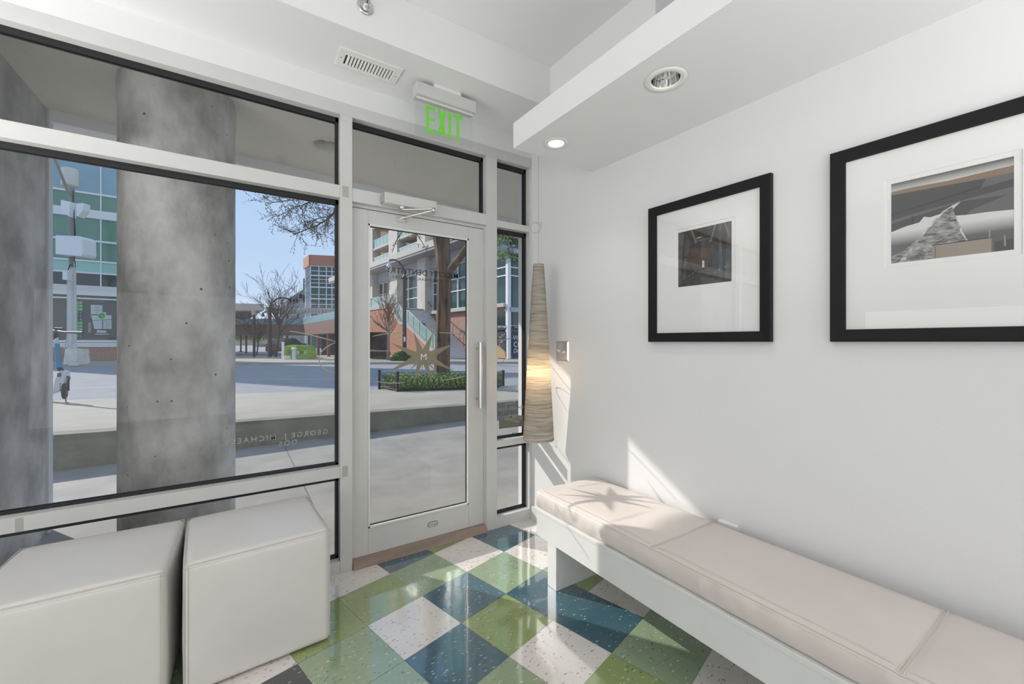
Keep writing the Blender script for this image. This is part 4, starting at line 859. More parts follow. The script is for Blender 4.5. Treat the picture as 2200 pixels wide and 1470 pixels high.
for i, r_ in enumerate(rows):
    y = 650+i*7.2
    if i not in (3, 4, 5, 9, 10): po.quad(onL(163.3, y-2.5, -.055), onL(177.7, y-2.5, -.055), onL(177.7, y+3.6, -.055), onL(163.3, y+3.6, -.055), mi=0)
pst = po.build('digit_poster', [pg_, pb_], t)
exL = LF2(1, 0)-LF2(0, 0)
for i, r_ in enumerate(rows):
    for k in (0, 1): text(r_[k], 'lettering', pl_, onL(164.3+k*7, 652.6+i*7.2, -.05), exL, (0, 0, 1), .17, pst, ext=.002)
po = MB()
po.quad(onL(180, 648, -.07), onL(248, 650, -.07), onL(248, 726, -.07), onL(180, 726, -.07), mi=1)
for q in (((195, 655), (220, 656), (220, 676), (195, 675)), ((221, 671), (228, 671), (228, 677), (221, 677)), ((195, 677.5), (239.5, 677.5), (239.5, 686), (198.5, 688.5)), ((198.5, 689.5), (219.5, 688), (219.5, 707), (202.5, 707)), ((221.5, 688), (239.5, 687.5), (239.5, 707), (221.5, 707)), ((208, 709), (230, 711), (226, 715.5), (208, 715)), ((204.5, 717.2), (234, 717.2), (234, 719), (204.5, 719)), ((189, 693), (196, 693), (196, 715), (189, 715))):
    po.quad(*[onL(u, v, -.06) for u, v in q], mi=0 if q[0][0] != 189 else 3)
po.quad(*[onL(218.5+8*math.cos(a), 679+6.5*math.sin(a), -.05) for a in [2*PI*i/20 for i in range(20)]], mi=2)
pst = po.build('window_poster', [pw_, pd_, pg_, mat('poster_grey', (.3, .3, .29), .6)], t, recalc=False)
for tx, u, v, s_ in (('YOU', 202, 662.5, .10), ('WANT', 200.5, 668, .10), ('IT', 205, 673.3, .10), ('TECH', 223.5, 692.5, .10), ('SQU', 225, 697, .10), ('ARE', 225, 701.5, .10), ('ATL', 225, 706, .10)): text(tx, 'lettering', ink, onL(u, v, -.055), exL, (0, 0, 1), s_, pst, ext=.002, spacing=1.35)
pts_ = [onL(218.5+4.6*math.cos(a), 678.5+3.6*math.sin(a), -.045) for a in [PI*.3+2*PI*i/16 for i in range(14)]]; MB().tube(pts_, .022, 6).build('poster_emblem', mat('emblem_green', (.03, .25, .08), .5), pst)
bl = MB()
for (u, v) in ((-200, 330),): pass
# utility pole
t = thing('utility_pole', P(153, 776, 20.5), 'tall grey utility pole carrying antenna boxes on a square concrete foot across the road', 'utility pole')
DP = 20.5; pm = mat('pole_grey', (.68, .65, .60), .5, var=.06, vscale=2); pc_ = mat('pole_foot_concrete', (.78, .71, .61), .8, var=.1, vscale=4)
MB().ext([P(135, 786, DP-.3), P(167, 786, DP-.3), P(164, 750, DP-.3), P(140, 749, DP-.3)], FV*.6).build('foot', pc_, t)
MB().tube([P(153, 765, DP), P(153, 575, DP)], .145, 20).build('pole_shaft', pm, t)
MB().tube([P(153, 575, DP), P(153, 505, DP), P(155, 405, DP)], [.085, .12, .10], 16).build('upper_shaft', mat('pole_darker', (.30, .29, .27), .5), t)
cn = MB()
for a in ((145.5, 146), (161.5, 162)): cn.tube([P(a[0], 768, DP-.12), P(a[0], 740, DP-.14), P(a[1], 585, DP-.12)], .035, 8)
cn.tube([P(165, 777, DP-.3), P(165, 758, DP-.2), P(160, 740, DP-.14)], .05, 8); cn.tube([P(138, 750, DP-.2), P(140, 738, DP-.15), P(147, 720, DP-.13)], .025, 6); cn.build('conduit', mat('conduit_grey', (.62, .62, .6), .4), t)
cab = MB(); cab.tube([P(146, 580, DP-.15), P(151, 568, DP-.2), P(163, 574, DP-.2), P(160, 560, DP-.15), P(160, 480, DP-.13), P(157, 410, DP-.13)], .02, 6); cab.tube([P(160, 545, DP-.15), P(162, 500, DP-.1), P(156, 420, DP-.12)], .018, 6); cab.build('cable', sk_, t)
MB().lathe([(.0005, zz2 := P(150, 400, DP).z), (.30, zz2), (.31, zz2+.03), (.31, P(150, 366, DP).z), (.28, P(150, 363, DP).z), (.0005, P(150, 362, DP).z)], (P(150, 400, DP).x, P(150, 400, DP).y, 0), 32).build('antenna_drum', mat('antenna_beige', (.78, .72, .62), .5), t)
wb = mat('antenna_white', (.88, .88, .88), .45)
for pts_ in (((130, 429), (150, 433), (148, 466), (130, 450)), ((163, 437), (179, 436), (178, 452), (166, 466))): MB().ext([P(*p, DP-.35) for p in pts_], FV*.35).build('antenna_box', wb, t, bevel=.02)
MB().ext([P(u, v, DP-.5) for u, v in ((118, 505), (170, 507), (176, 513), (177, 545), (174, 551), (118, 546))], FV*.7).build('equipment_box', wb, t, bevel=.04)
MB().ext([P(u, v, DP-.3) for u, v in ((134, 584), (144, 585), (144, 602), (134, 601))], FV*.25).build('meter_box', wb, t, bevel=.01)
MB().tube([P(155, 425, DP), P(145, 410, DP-.3), P(120, 347, DP-1.0), P(105, 310, DP-1.4)], [.05, .06, .055, .05], 10).build('lamp_arm', mat('arm_tan', (.34, .30, .23), .5), t)
# ------------------------------------------------------------------ right-hand residential building with stairs
FA = math.radians(97.5); F = frame((14.0, 23.1), FA)
def sF(u, o=0.):
    r = (u-1100)/FPX; p0 = F(0, 0, o); p1 = F(1, 0, o); l0, f0 = p0.dot(RV), p0.dot(FV); dl, df = p1.dot(RV)-l0, p1.dot(FV)-f0
    return (r*f0-l0)/(dl-r*df)
def zF(u, v, o=0.): s_ = sF(u, o); return CH+(735-v)*F(s_, 0, o).dot(FV)/FPX
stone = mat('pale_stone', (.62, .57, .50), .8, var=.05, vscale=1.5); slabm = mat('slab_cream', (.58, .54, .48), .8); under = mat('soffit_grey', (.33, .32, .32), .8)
railg = mat('green_rail_glass', (.40, .56, .48), .15, spec=.8); wing_ = mat('window_dark_green', (.035, .085, .075), .12, spec=.8, var=.5, vscale=.5); recess = mat('recess_brick', (.24, .15, .11), .85, var=.1, vscale=2)
t = thing('apartment_building', F(8, .2), 'cream stone residential building with green glass balconies and brick base, seen through the door', 'building')
def part(nm, m, a0, a1, o0, o1, z0, z1): return MB().fbox(F, a0, a1, o0, o1, z0, z1).build(nm, m, t)
SE = 30
part('brick_base', brk, -.9, SE, -.4, 0, -.3, 3.55); part('base_ledge', slabm, -.9, SE, -.4, .28, 3.56, 3.80)
part('back_wall', recess, -.9, SE, -3.2, -2.8, 3.8, 24)
# storefront glazing
bays = [(-.9, sF(962)), (sF(957), sF(913)), (sF(896), sF(853)), (sF(835), sF(806))]
for i, (a0, a1) in enumerate(bays):
    g_ = part('storefront_glass', wing_, a0, a1, -.30, -.22, 3.8, 7.2)
    fr_ = MB(); n_ = max(1, round((a1-a0)/(1.15 if i < 2 else 1.6)))
    for k in range(n_+1): x = a0+(a1-a0)*k/n_; fr_.fbox(F, x-.035, x+.035, -.24, -.10, 3.8, 7.2)
    for z in (3.84, 5.15, 6.05, 7.16): fr_.fbox(F, a0, a1, -.24, -.11, z-.035, z+.035)
    f_ = fr_.build('storefront_frame', white_b, t)
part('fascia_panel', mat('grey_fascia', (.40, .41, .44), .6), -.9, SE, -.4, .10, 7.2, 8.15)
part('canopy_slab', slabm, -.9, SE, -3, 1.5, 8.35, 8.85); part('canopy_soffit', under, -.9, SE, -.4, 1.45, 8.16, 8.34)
for a, b in ((835, 853), (896, 913), (787, 800)):
    s0, s1 = sF(b, .55), sF(a, .55); part('stone_pier', stone, s0, s1, -.3, .55, 3.8, 24)
# balconies
lv = [8.85, 10.6, 12.75, 14.9, 17.0, 19.2]
for (a, b) in ((800, 836), (853, 896)):
    s0, s1 = sF(b, .5), sF(a, .5)
    for i, z in enumerate(lv):
        if i: part('balcony_slab', slabm, s0, s1, -2.8, .50, z-.18, z)
        part('balcony_rail', railg, s0, s1, .38, .42, z+.04, z+.80)
        rf_ = MB(); n_ = 5
        for k in range(n_+1): x = s0+(s1-s0)*k/n_; rf_.fbox(F, x-.02, x+.02, .37, .45, z, z+.82)
        rf_.fbox(F, s0, s1, .37, .45, z+.79, z+.83); rf_.build('rail_frame', white_b, t)
        w0 = s0+(s1-s0)*.08; w1 = s0+(s1-s0)*.55
        part('balcony_window', wing_, w0, w1, -2.8, -2.74, z+.15, z+1.75)
        x = (w0+w1)/2; MB().fbox(F, x-.03, x+.03, -2.74, -2.70, z+.15, z+1.75).fbox(F, w0, w1, -2.74, -2.70, z+.95, z+1.02).build('window_bar', under, t)
# glazed bay at the right of the pier, upper green glass wall
part('upper_glass', gt, sF(962), sF(914), -.25, -.15, 8.85, 24); part('upper_glass', mat('mint_glass', (.30, .58, .46), .15, spec=.8), -.9, sF(963), -.2, -.1, 9.35, 24)
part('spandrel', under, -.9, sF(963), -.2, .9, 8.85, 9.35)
fr_ = MB()
for k in range(9): x = -.9+(sF(914)+.9)*k/8; fr_.fbox(F, x-.04, x+.04, -.15, .02, 8.85, 24)
for z in (9.4, 11.4, 13.5): fr_.fbox(F, -.9, sF(914), -.15, .0, z-.04, z+.04)
fr_.build('upper_frame', white_b, t)
# corner block behind the side light
K = F(-1.03, 0); K2 = frame((K.x, K.y), FA-PI/2)   # runs right from the corner, outward towards the camera
G2 = lambda s, z, o=0.: K2(s, z, -o)
cb = thing('corner_building', G2(2, .2), 'glass-walled corner shop block with dark poster windows, seen in the narrow side pane', 'building')
def cpart(nm, m, fr, a0, a1, o0, o1, z0, z1): return MB().fbox(fr, a0, a1, o0, o1, z0, z1).build(nm, m, cb)
zk = lambda v: CH+(735-v)*26.2/FPX
zB = zk(775)
for nm, m, v0, v1, o in (('plinth', slabm, 790, 771, .08), ('shop_glass', gd, 771, 670, 0), ('grey_band', mat('grey_band', (.48, .50, .52), .6), 670, 660, .12), ('tall_glass', wing_, 660, 548, 0), ('roof_slab', mat('grey_band', (.5, .5, .5)), 545, 528, .5), ('upper_glass', wing_, 527, 512, -.3), ('upper_slab', MATS['grey_band'], 511, 500, .3), ('top_wall', stone, 499, 380, -.5)):
    cpart(nm, m, G2, 0.02, 8, -.4, o, zk(v0), zk(v1)); cpart(nm, m, F, -1.03, -.91+.0, -.4, o+.02, zk(v0), zk(v1))
fr_ = MB(); fr_.fbox(G2, -.12, .14, -.1, .12, zk(771), zk(548))
for x in (1.6, 3.2): fr_.fbox(G2, x-.05, x+.05, 0, .06, zk(771), zk(548))
for v in (700, 591, 573, 768, 551): fr_.fbox(G2, 0, 8, 0, .05, zk(v)-.035, zk(v)+.035)
fr_.build('window_frame', white_b, cb)
# left wing glazing of the block, towards the main building
lg = MB(); cpart('left_glass', wing_, F, -.90, sF(1068), .02, .05, zk(660), zk(548)); cpart('left_shop_glass', gd, F, -.90, sF(1066), .02, .05, 3.0*0+zk(771), zk(670)); 
fr_ = MB()
for v in (591, 573, 551, 768, 700): fr_.fbox(F, -.9, .6, .05, .1, zk(v)-.035, zk(v)+.035)
fr_.build('window_frame', white_b, cb)
navy = mat('poster_dark_blue', (.035, .05, .075), .5); tanb = mat('cookie_tan', (.48, .33, .18), .7); whi = mat('sign_white', (.75, .75, .75), .5)
def onplane(u, v, fr, o=.0):
    n_ = fr(0, 0, 1)-fr(0, 0, 0); p0 = fr(0, 0, o); C0 = Vector((0, 0, CH)); d = (P(u, v, 1)-C0); return C0+d*((p0-C0).dot(n_)/d.dot(n_))
po = MB()
for (u0, u1, v0, v1) in ((1099, 1140, 713, 770),): po.quad(onplane(u0, v0, G2, .07), onplane(u1, v0, G2, .07), onplane(u1, v1, G2, .07), onplane(u0, v1, G2, .07))
po.quad(onplane(1099, 700, G2, .07), onplane(1140, 700, G2, .07), onplane(1140, 709, G2, .07), onplane(1099, 709, G2, .07))
for a, b in ((713, 770), (699, 709)): po.quad(onplane(1067, a, F, .12), onplane(1088, a, F, .12), onplane(1088, b, F, .12), onplane(1067, b, F, .12))
pst = po.build('window_poster', [navy, tanb], cb, recalc=False)
exG = G2(1, 0)-G2(0, 0); exF = F(-1, 0)-F(0, 0)
text('WARM', 'lettering', whi, onplane(1102, 731, G2, .085), exG, (0, 0, 1), .46, pst, ext=.01, bold=0)
text('COOKIES', 'lettering', whi, onplane(1103, 746, G2, .085), exG, (0, 0, 1), .50, pst, ext=.01, bold=.02)
text('Delivered', 'lettering', whi, onplane(1102.5, 758, G2, .085), exG, (.25, 0, 1), .40, pst, ext=.01, bold=.01)
text("Tiff's Treats", 'lettering', whi, onplane(1104, 705, G2, .085), exG, (0, 0, 1), .19, pst, ext=.01, bold=.01)
text("Tiff's Treats", 'lettering', whi, onplane(1069, 705, F, .135), exF, (0, 0, 1), .20, pst, ext=.01, bold=.01)
random.seed(3); ck = MB()
for i in range(14):
    u, v = random.uniform(1069, 1086), random.uniform(716, 742); ck.quad(*[onplane(u+1.6*math.cos(a)*random.uniform(.5, 1), v+1.6*math.sin(a), F, .135) for a in [2*PI*j/7 for j in range(7)]])
ck.quad(*[onplane(u, v, F, .13) for u, v in ((1067, 741), (1075, 745), (1084, 754), (1088, 770), (1067, 770))]); ck.build('cookie_picture', tanb, pst, recalc=False)
tag(leafcloud('hanging_plants', [leaf2, leaf1, leaf3], None, lambda: G2(random.uniform(-1.5, 5), zk(546)+random.gauss(0, .15)-.3*random.random(), random.uniform(-.1, .45)), 1500, .07, 8), 'green trailing plants under the grey slab of the corner block', 'plants', kind='stuff')
tag(leafcloud('rooftop_plants', [leaf2, leaf1, leaf3], None, lambda: G2(random.uniform(-1.5, 5), zk(507)+random.gauss(0, .25), random.uniform(-.2, .3)), 1800, .08, 9), 'green shrubs growing along the upper ledge of the corner block', 'plants', kind='stuff')
# outside stair and terrace wall
st_ = thing('stair_block', F(5, .2, 1.5), 'outdoor stone staircase climbing between brick walls with glass railing, behind the street tree', 'stairs')
prof = [(2.2, .25), (6.4, 2.35), (7.3, 2.40), (8.9, 3.9)]
def stairs(s0, z0, s1, z1, n):
    m = MB()
    for i in range(n): m.fbox(F, s0+(s1-s0)*i/n, s1+.02, .02, 2.98, z0+(z1-z0)*i/n, z0+(z1-z0)*(i+1)/n-.0)
    m.build('steps', mat('stair_stone', (.72, .69, .65), .85, var=.06, vscale=3), st_)
stairs(2.2, .22, 6.4, 2.35, 15); MB().fbox(F, 6.42, 7.3, .02, 2.98, .2, 2.36).build('landing', stone, st_); stairs(7.32, 2.36, 8.9, 3.85, 10)
def gext(nm, pts, o0, o1, m): MB().ext([F(a, z, o0) for a, z in pts], F(0, 0, o1)-F(0, 0, o0)).build(nm, m, st_)
gext('side_wall', [(1.9, -.2), (1.9, .35), (2.2, .5), (6.4, 2.55), (7.3, 2.6), (8.9, 3.95), (SE, 3.95), (SE, 2.05), (9.6, 2.05), (8.6, -.2)], 3.0, 3.35, brko)
gext('coping', [(1.9, .35), (2.2, .5), (6.4, 2.55), (7.3, 2.6), (8.9, 3.95), (SE, 3.95), (SE, 4.2), (8.85, 4.2), (7.25, 2.82), (6.35, 2.77), (2.2, .72), (1.9, .55)], 2.98, 3.40, slabm)
gext('railing_glass', [(1.9, .6), (2.2, .74), (6.35, 2.8), (7.25, 2.86), (8.85, 4.22), (16, 4.22), (16, 4.95), (8.75, 4.95), (7.15, 3.62), (6.3, 3.56), (2.2, 1.5), (1.9, 1.35)], 3.16, 3.19, railg)
rl = MB()
for a, z in ((1.9, 1.37), (2.8, 1.80), (3.7, 2.24), (4.6, 2.70), (5.5, 3.16), (6.3, 3.58), (7.15, 3.64), (8.0, 4.34), (8.75, 4.97), (10, 4.97), (11.5, 4.97), (13, 4.97), (14.5, 4.97), (16, 4.97)): rl.fbox(F, a-.02, a+.02, 3.14, 3.21, z-.82, z)
rl.tube([F(a, z, 3.175) for a, z in ((1.9, 1.37), (2.2, 1.52), (6.3, 3.58), (7.15, 3.64), (8.75, 4.97), (16, 4.97))], .03, 6); rl.build('railing_post', mat('rail_metal', (.33, .34, .34), .4), st_)
rl = MB(); rl.tube([F(a, z, .25) for a, z in ((1.6, 1.15), (2.2, 1.2), (6.4, 3.3), (7.3, 3.35), (9, 4.9))], .035, 6)
for a, z in ((2.2, 1.2), (3.6, 1.9), (5.0, 2.6), (6.4, 3.3)): rl.tube([F(a, z, .25), F(a, z-.9, .25)], .02, 6)
rl.build('handrail', mat('handrail_brown', (.16, .10, .08), .5), st_)
gext('upper_step_wall', [(8.9, 3.9), (8.9, 4.0), (SE, 4.0), (SE, 3.9)], 0.0, 3.0, stone)
gext('recess_wall', [(8.0, -.2), (SE, -.2), (SE, 2.04), (8.0, 2.04)], .9, 1.2, brko); gext('recess_soffit', [(8.9, 2.05), (SE, 2.05), (SE, 2.2), (8.9, 2.2)], .9, 3.0, mat('dark_soffit', (.10, .08, .07), .9))
MB().fbox(F, sF(812, 1.2), sF(799, 1.2), 1.2, 1.26, .55, 1.35).build('vent_grille', mat('grille_dark', (.05, .05, .05), .6), st_); MB().fbox(F, sF(815, 1.2), sF(798, 1.2), 1.2, 1.34, 1.37, 1.45).build('grille_lintel', slabm, st_)
MB().ext([P(u, v, 28.2) for u, v in ((990, 710), (993, 709), (1012, 718), (1012, 725), (990, 714))], FV*.05).build('banner', mat('banner_blue', (.01, .04, .14), .5), st_)
text('LEASING', 'lettering', whi, P(991.5, 713.4, 28.1), RV*20+Vector((0, 0, -10)), Vector((0, 0, 20))+RV*10, .20, st_, ext=.01, bold=.02)
# person on the stairs
pp = F(5.75, 0, 2.25); zf = 2.02
pr = thing('person', (pp.x, pp.y, zf), 'person in pale top and blue trousers walking down the distant staircase', 'person')
hh = .70
sk = bpy.data.meshes.new('body'); V = [(0, 0, .95), (0, 0, 1.2), (0, 0, 1.42), (0, 0, 1.52), (0, 0, 1.66), (-.10, 0, .92), (-.12, .05, .5), (-.12, .0, .06), (.10, 0, .92), (.12, -.10, .52), (.12, -.02, .12), (-.19, 0, 1.40), (-.25, .03, 1.12), (-.24, -.08, .90), (.19, 0, 1.40), (.25, .02, 1.12), (.23, -.12, .93), (-.12, -.14, .03), (.12, -.16, .09)]
Ed = [(0, 1), (1, 2), (2, 3), (3, 4), (0, 5), (5, 6), (6, 7), (0, 8), (8, 9), (9, 10), (2, 11), (11, 12), (12, 13), (2, 14), (14, 15), (15, 16), (7, 17), (10, 18)]
sk.from_pydata([Vector(v)*hh for v in V], Ed, []); po_ = bpy.data.objects.new('body', sk); COL.objects.link(po_); po_.parent = pr
ly = sk.skin_vertices.new(name='') if hasattr(sk.skin_vertices, 'new') else None
md = po_.modifiers.new('skin', 'SKIN')
if not sk.skin_vertices:
    pass
RR = [.14, .15, .15, .055, .10, .09, .065, .045, .09, .065, .045, .06, .045, .035, .06, .045, .035, .04, .04]
if sk.skin_vertices:
    for i, r in enumerate(RR): sk.skin_vertices[0].data[i].radius = (r*hh, r*hh); sk.skin_vertices[0].data[i].use_root = (i == 0)
sb = po_.modifiers.new('sub', 'SUBSURF'); sb.levels = 1; sb.render_levels = 1
mm = bpy.data.materials.new('person_clothes'); mm.use_nodes = True; n = mm.node_tree.nodes; l = mm.node_tree.links
tc = n.new('ShaderNodeTexCoord'); sp = n.new('ShaderNodeSeparateXYZ'); r_ = n.new('ShaderNodeValToRGB'); r_.color_ramp.interpolation = 'CONSTANT'; mr = n.new('ShaderNodeMath'); mr.operation = 'DIVIDE'; mr.inputs[1].default_value = 1.8*hh
l.new(tc.outputs['Object'], sp.inputs[0]); l.new(sp.outputs[2], mr.inputs[0]); l.new(mr.outputs[0], r_.inputs[0]); l.new(r_.outputs[0], n['Principled BSDF'].inputs['Base Color'])
e = r_.color_ramp.elements; e[0].position = 0; e[0].color = (.05, .05, .06, 1); e[1].position = .05; e[1].color = (.10, .20, .50, 1)
for p_, c in ((.53, (.62, .66, .78, 1)), (.82, (.45, .28, .2, 1)), (.93, (.1, .06, .04, 1))): x = e.new(p_); x.color = c
sk.materials.append(mm)
# shrubs, street lamp, bare tree
def bush(nm, c, r3, cnt, size, mats, label, seed):
    random.seed(seed); c = Vector(c)
    def fn():
        v = Vector((random.gauss(0, 1), random.gauss(0, 1), random.gauss(0, 1))).normalized()*random.uniform(.75, 1); return c+Vector((v.x*r3[0], v.y*r3[1], abs(v.z)*r3[2]))
    o = leafcloud('foliage', mats, None, fn, cnt, size, seed); t_ = thing(nm, c, label, 'shrub'); o.location -= c; o.parent = t_; return t_
b0 = P(866, 774, 24.3); b0.z = .2; bush('shrub', b0, (.75, .6, .62), 2600, .055, [leaf3, leaf2, leaf3], 'dark green rounded shrub at the foot of the brick stair wall', 21)
b0 = P(817, 774, 26.5); b0.z = .2; bush('shrub', b0, (.5, .4, .22), 900, .05, [leaf3, leaf3, leaf2], 'small low shrub left of the larger one by the brick wall', 22)
t = thing('street_lamp', P(869, 776, 23.3), 'black street lamp with curved arm and hanging lantern, in front of the stair wall', 'street lamp')
DL = 23.3
MB().tube([P(869, 776, DL), P(869, 600, DL)], [.115, .10], 14).build('pole', blk, t)
MB().lathe([(.10, 0), (.15, .02), (.15, .12), (.06, .2), (.05, .45)], P(869, 600, DL), 14).build('pole_cap', blk, t)
MB().tube([P(869, 598, DL), P(868.5, 583, DL), P(864, 571, DL), P(856, 562, DL), P(846, 558, DL), P(838, 558.5, DL), P(836, 562, DL)], [.05, .045, .045, .04, .04, .04, .04], 8).build('arm', blk, t)
pl_ = P(836, 584, DL); MB().lathe([(.0005, 0), (.10, .08), (.16, .22), (.14, .34), (.07, .42), (.06, .58)], pl_, 16).build('lantern', mat('lantern_glass', (.62, .62, .65), .2), t)
MB().ext([P(867, 724, DL-.2), P(871, 724, DL-.2), P(871, 734, DL-.2), P(867, 734, DL-.2)], FV*.02).build('notice', whi, t)
random.seed(31); t = thing('bare_tree', P(834, 774, 25.0), 'small leafless tree with rosy sunlit twigs beside the street lamp', 'tree')
DB = 25.0; m = MB(); m.tube([P(834, 776, DB), P(834, 740, DB), P(835, 712, DB), P(835, 690, DB), P(834, 670, DB)], [.10, .085, .07, .06, .05], 8); m.build('trunk', mat('pale_bark', (.30, .23, .18), .9, var=.2, vscale=8), t)
m = MB()
for i in range(22):
    f_ = random.random(); p = P(834, 725-60*f_, DB); a = random.uniform(0, 2*PI); d = Vector((math.cos(a), math.sin(a), random.uniform(.5, 1.6)+f_)); branchtree(m, p, d, random.uniform(.8, 1.5)*(1.0-.2*f_), .035, 2, .45, 5, .25, 3, None, .011)
m.build('branches', twigr, t)

# ------------------------------------------------------------------ middle distance through the big window
teal = mat('teal_railing', (.24, .40, .44), .4, var=.08, vscale=1); dksh = mat('dark_underpass', (.045, .032, .03), .9)
t = thing('skybridge', P(575, 735, 38), 'low brick skybridge with blue-green parapet crossing beyond the plaza', 'bridge')
def pex(nm, pts, D, d, m, par): MB().ext([P(u, v, D) for u, v in pts], d).build(nm, m, par)
pex('brick_beam', [(300, 697), (650, 697), (650, 720), (300, 720)], 38, FV*3, brkd, t); pex('parapet', [(300, 685), (650, 685), (650, 696.7), (300, 696.7)], 38, FV*.3, teal, t)
t = thing('brick_annex', P(700, 770, 30), 'brown brick annex with blue-green parapet and shaded arcade, right of the skybridge', 'building')
def seg(nm, z0, z1, m, off=0., th=.5): 
    a, b = P(650, 735, 38), P(760, 735, 25.8); a.z = b.z = 0; d = (b-a).normalized(); n_ = Vector((-d.y, d.x, 0)); n_ = n_ if n_.dot(FV) > 0 else -n_
    a, b = a+n_*off, b+n_*off; MB().ext([a+Vector((0, 0, z0)), b+Vector((0, 0, z0)), b+Vector((0, 0, z1)), a+Vector((0, 0, z1))], n_*th).build(nm, m, t)
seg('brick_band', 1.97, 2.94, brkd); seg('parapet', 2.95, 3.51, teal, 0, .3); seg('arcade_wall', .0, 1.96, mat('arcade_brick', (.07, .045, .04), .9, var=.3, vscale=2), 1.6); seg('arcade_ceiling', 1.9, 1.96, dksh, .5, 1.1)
for u, D in ((664, 36.0), (684, 33.6), (706, 31.1)): p = P(u, 735, D); MB().box(p.x-.10, p.x+.10, p.y-.1, p.y+.1, .2, 1.96).build('arcade_column', brkd, t)
t = thing('canopy', P(520, 660, 36), 'pale concrete canopy with dark louvred underside, far left behind the column', 'canopy')
vv = P(520, 697, 53.7)-P(567, 667, 30); vv.z = 0
pex('roof_slab', [(380, 650), (567, 653), (567, 667), (380, 667)], 30, vv*.04, mat('canopy_concrete', (.56, .49, .41), .8, var=.08, vscale=1), t)
cv = MB(); 
for i in range(13):
    o_ = vv*(.05+i*.072); cv.ext([P(380, 667, 30)+o_, P(566.5, 667, 30)+o_, P(566.5, 667, 30)+o_+Vector((0, 0, .30)), P(380, 667, 30)+o_+Vector((0, 0, .30))], vv.normalized()*.35)
cv.build('louvre', mat('louvre_grey', (.17, .18, .20), .7), t)
MB().ext([P(380, 651, 30)+vv*.05, P(566.5, 654, 30)+vv*.05, P(566.5, 654, 30)+vv, P(380, 651, 30)+vv], (0, 0, .1)).build('roof_deck', MATS['canopy_concrete'], t)
MB().tube([P(546, 767, 29), P(546, 676, 29)], .085, 12).build('post', blk, t); MB().tube([P(545.5, 677, 29), P(545.5, 667.5, 29)], .15, 14).build('post_head', MATS['canopy_concrete'], t)
t = thing('pergola', P(650, 665, 44), 'long white metal pergola with cross slats above the skybridge', 'pergola')
m = MB()
for v in (661.5, 671): m.ext([P(567, v, 44), P(760, v+2.5, 44), P(760, v+4, 44), P(567, v+1.6, 44)], FV*.15)
for i in range(26): u = 570+i*7.4; m.ext([P(u, 662, 44), P(u+2.4, 662, 44), P(u+2.4, 671.5+i*.08, 44), P(u, 671.5+i*.08, 44)], FV*1.6)
m.build('slat_frame', mat('pergola_white', (.55, .56, .55), .6), t)
m = MB()
for u in (597, 640, 700): m.tube([P(u, 735, 44.5), P(u, 664, 44.5)], .07, 8)
m.build('pergola_post', blk, t)
t = thing('office_tower', P(690, 735, 80), 'brick and glass office tower against the sky, at the window mullion', 'building')
TF0 = P(667, 735, 80); TF1 = P(760, 735, 82); TL = P(655, 735, 84)
def tface(nm, a, b, z0, z1, m, off=0., th=.4):
    a, b = Vector((a.x, a.y, 0)), Vector((b.x, b.y, 0)); d = (b-a).normalized(); n_ = Vector((-d.y, d.x, 0)); n_ = n_ if n_.dot(FV) > 0 else -n_
    a, b = a-n_*off, b-n_*off; MB().ext([a+Vector((0, 0, z0)), b+Vector((0, 0, z0)), b+Vector((0, 0, z1)), a+Vector((0, 0, z1))], n_*th).build(nm, m, t)
z8 = lambda v: CH+(735-v)*80/FPX
tbr = mat('tower_brick', (.50, .235, .155), .8, var=.06, vscale=.3); twg = mat('tower_glass', (.045, .10, .085), .15, spec=.8, var=.5, vscale=.12); twl = mat('tower_side_glass', (.40, .50, .58), .2)
tface('brick_cap', TF0, TF1, z8(571), z8(548), tbr, .3); tface('brick_cap', TL, TF0, z8(571), z8(548), tbr, .3)
tface('glass_wall', TF0, TF1, 0, z8(571), twg); tface('side_glass_wall', TL, TF0, 0, z8(571), twl)
for v in (571, 592, 617, 642, 664): tface('white_band', TF0, TF1, z8(v+1.2), z8(v-1.2), white_b, .25)
for v in (582, 600, 608, 633, 654): tface('thin_band', TF0, TF1, z8(v+.6), z8(v-.6), white_b, .2)
for u in (668, 686, 702, 714, 726): a = P(u-.4, 735, 80+(u-667)/93*2); b = P(u+.5, 735, 80+(u-667)/93*2); tface('mullion', a, b, 0, z8(571), white_b, .3)
for u in (658, 661, 664): D_ = 84-(u-655)/12*4; tface('mullion', P(u-.3, 735, D_), P(u+.3, 735, D_), 0, z8(571), white_b, .3)
t = thing('grey_building', P(635, 735, 95), 'plain grey building with slanting roofline, left of the glass office tower', 'building')
pex('wall', [(608, 760), (608, 652), (632, 634), (651, 622), (651, 599), (657, 597), (657, 760)], 95, FV*8, mat('grey_wall', (.36, .345, .33), .85), t)
for (a, b, c, d) in ((622, 626, 644, 652), (629, 633, 643, 652), (636, 640, 642, 651), (643, 649, 632, 641), (651.5, 655, 634, 650)): pex('window', [(a, c), (b, c), (b, d), (a, d)], 94.9, FV*.05, dksh, t)
t = thing('distant_bank', P(560, 740, 150), 'tan and yellow planted bank in the distance under the skybridge', 'hillside', kind='stuff')
m = MB(); m.ext([P(u, v, 150) for u, v in ((300, 722), (640, 722), (660, 748), (300, 748))], FV*4); m.build('bank', mat('bank_tan', (.45, .33, .20), .95, col2=(.62, .56, .30), vscale=.35), t)
tag(leafcloud('distant_trees', [mat('tree_olive', (.22, .24, .09), .9), mat('tree_tan', (.35, .27, .16), .9)], None, lambda: P(random.uniform(480, 640), random.gauss(724, 3), 140), 1600, .5, 17), 'olive and tan distant trees showing under the brick skybridge', 'trees', kind='stuff')
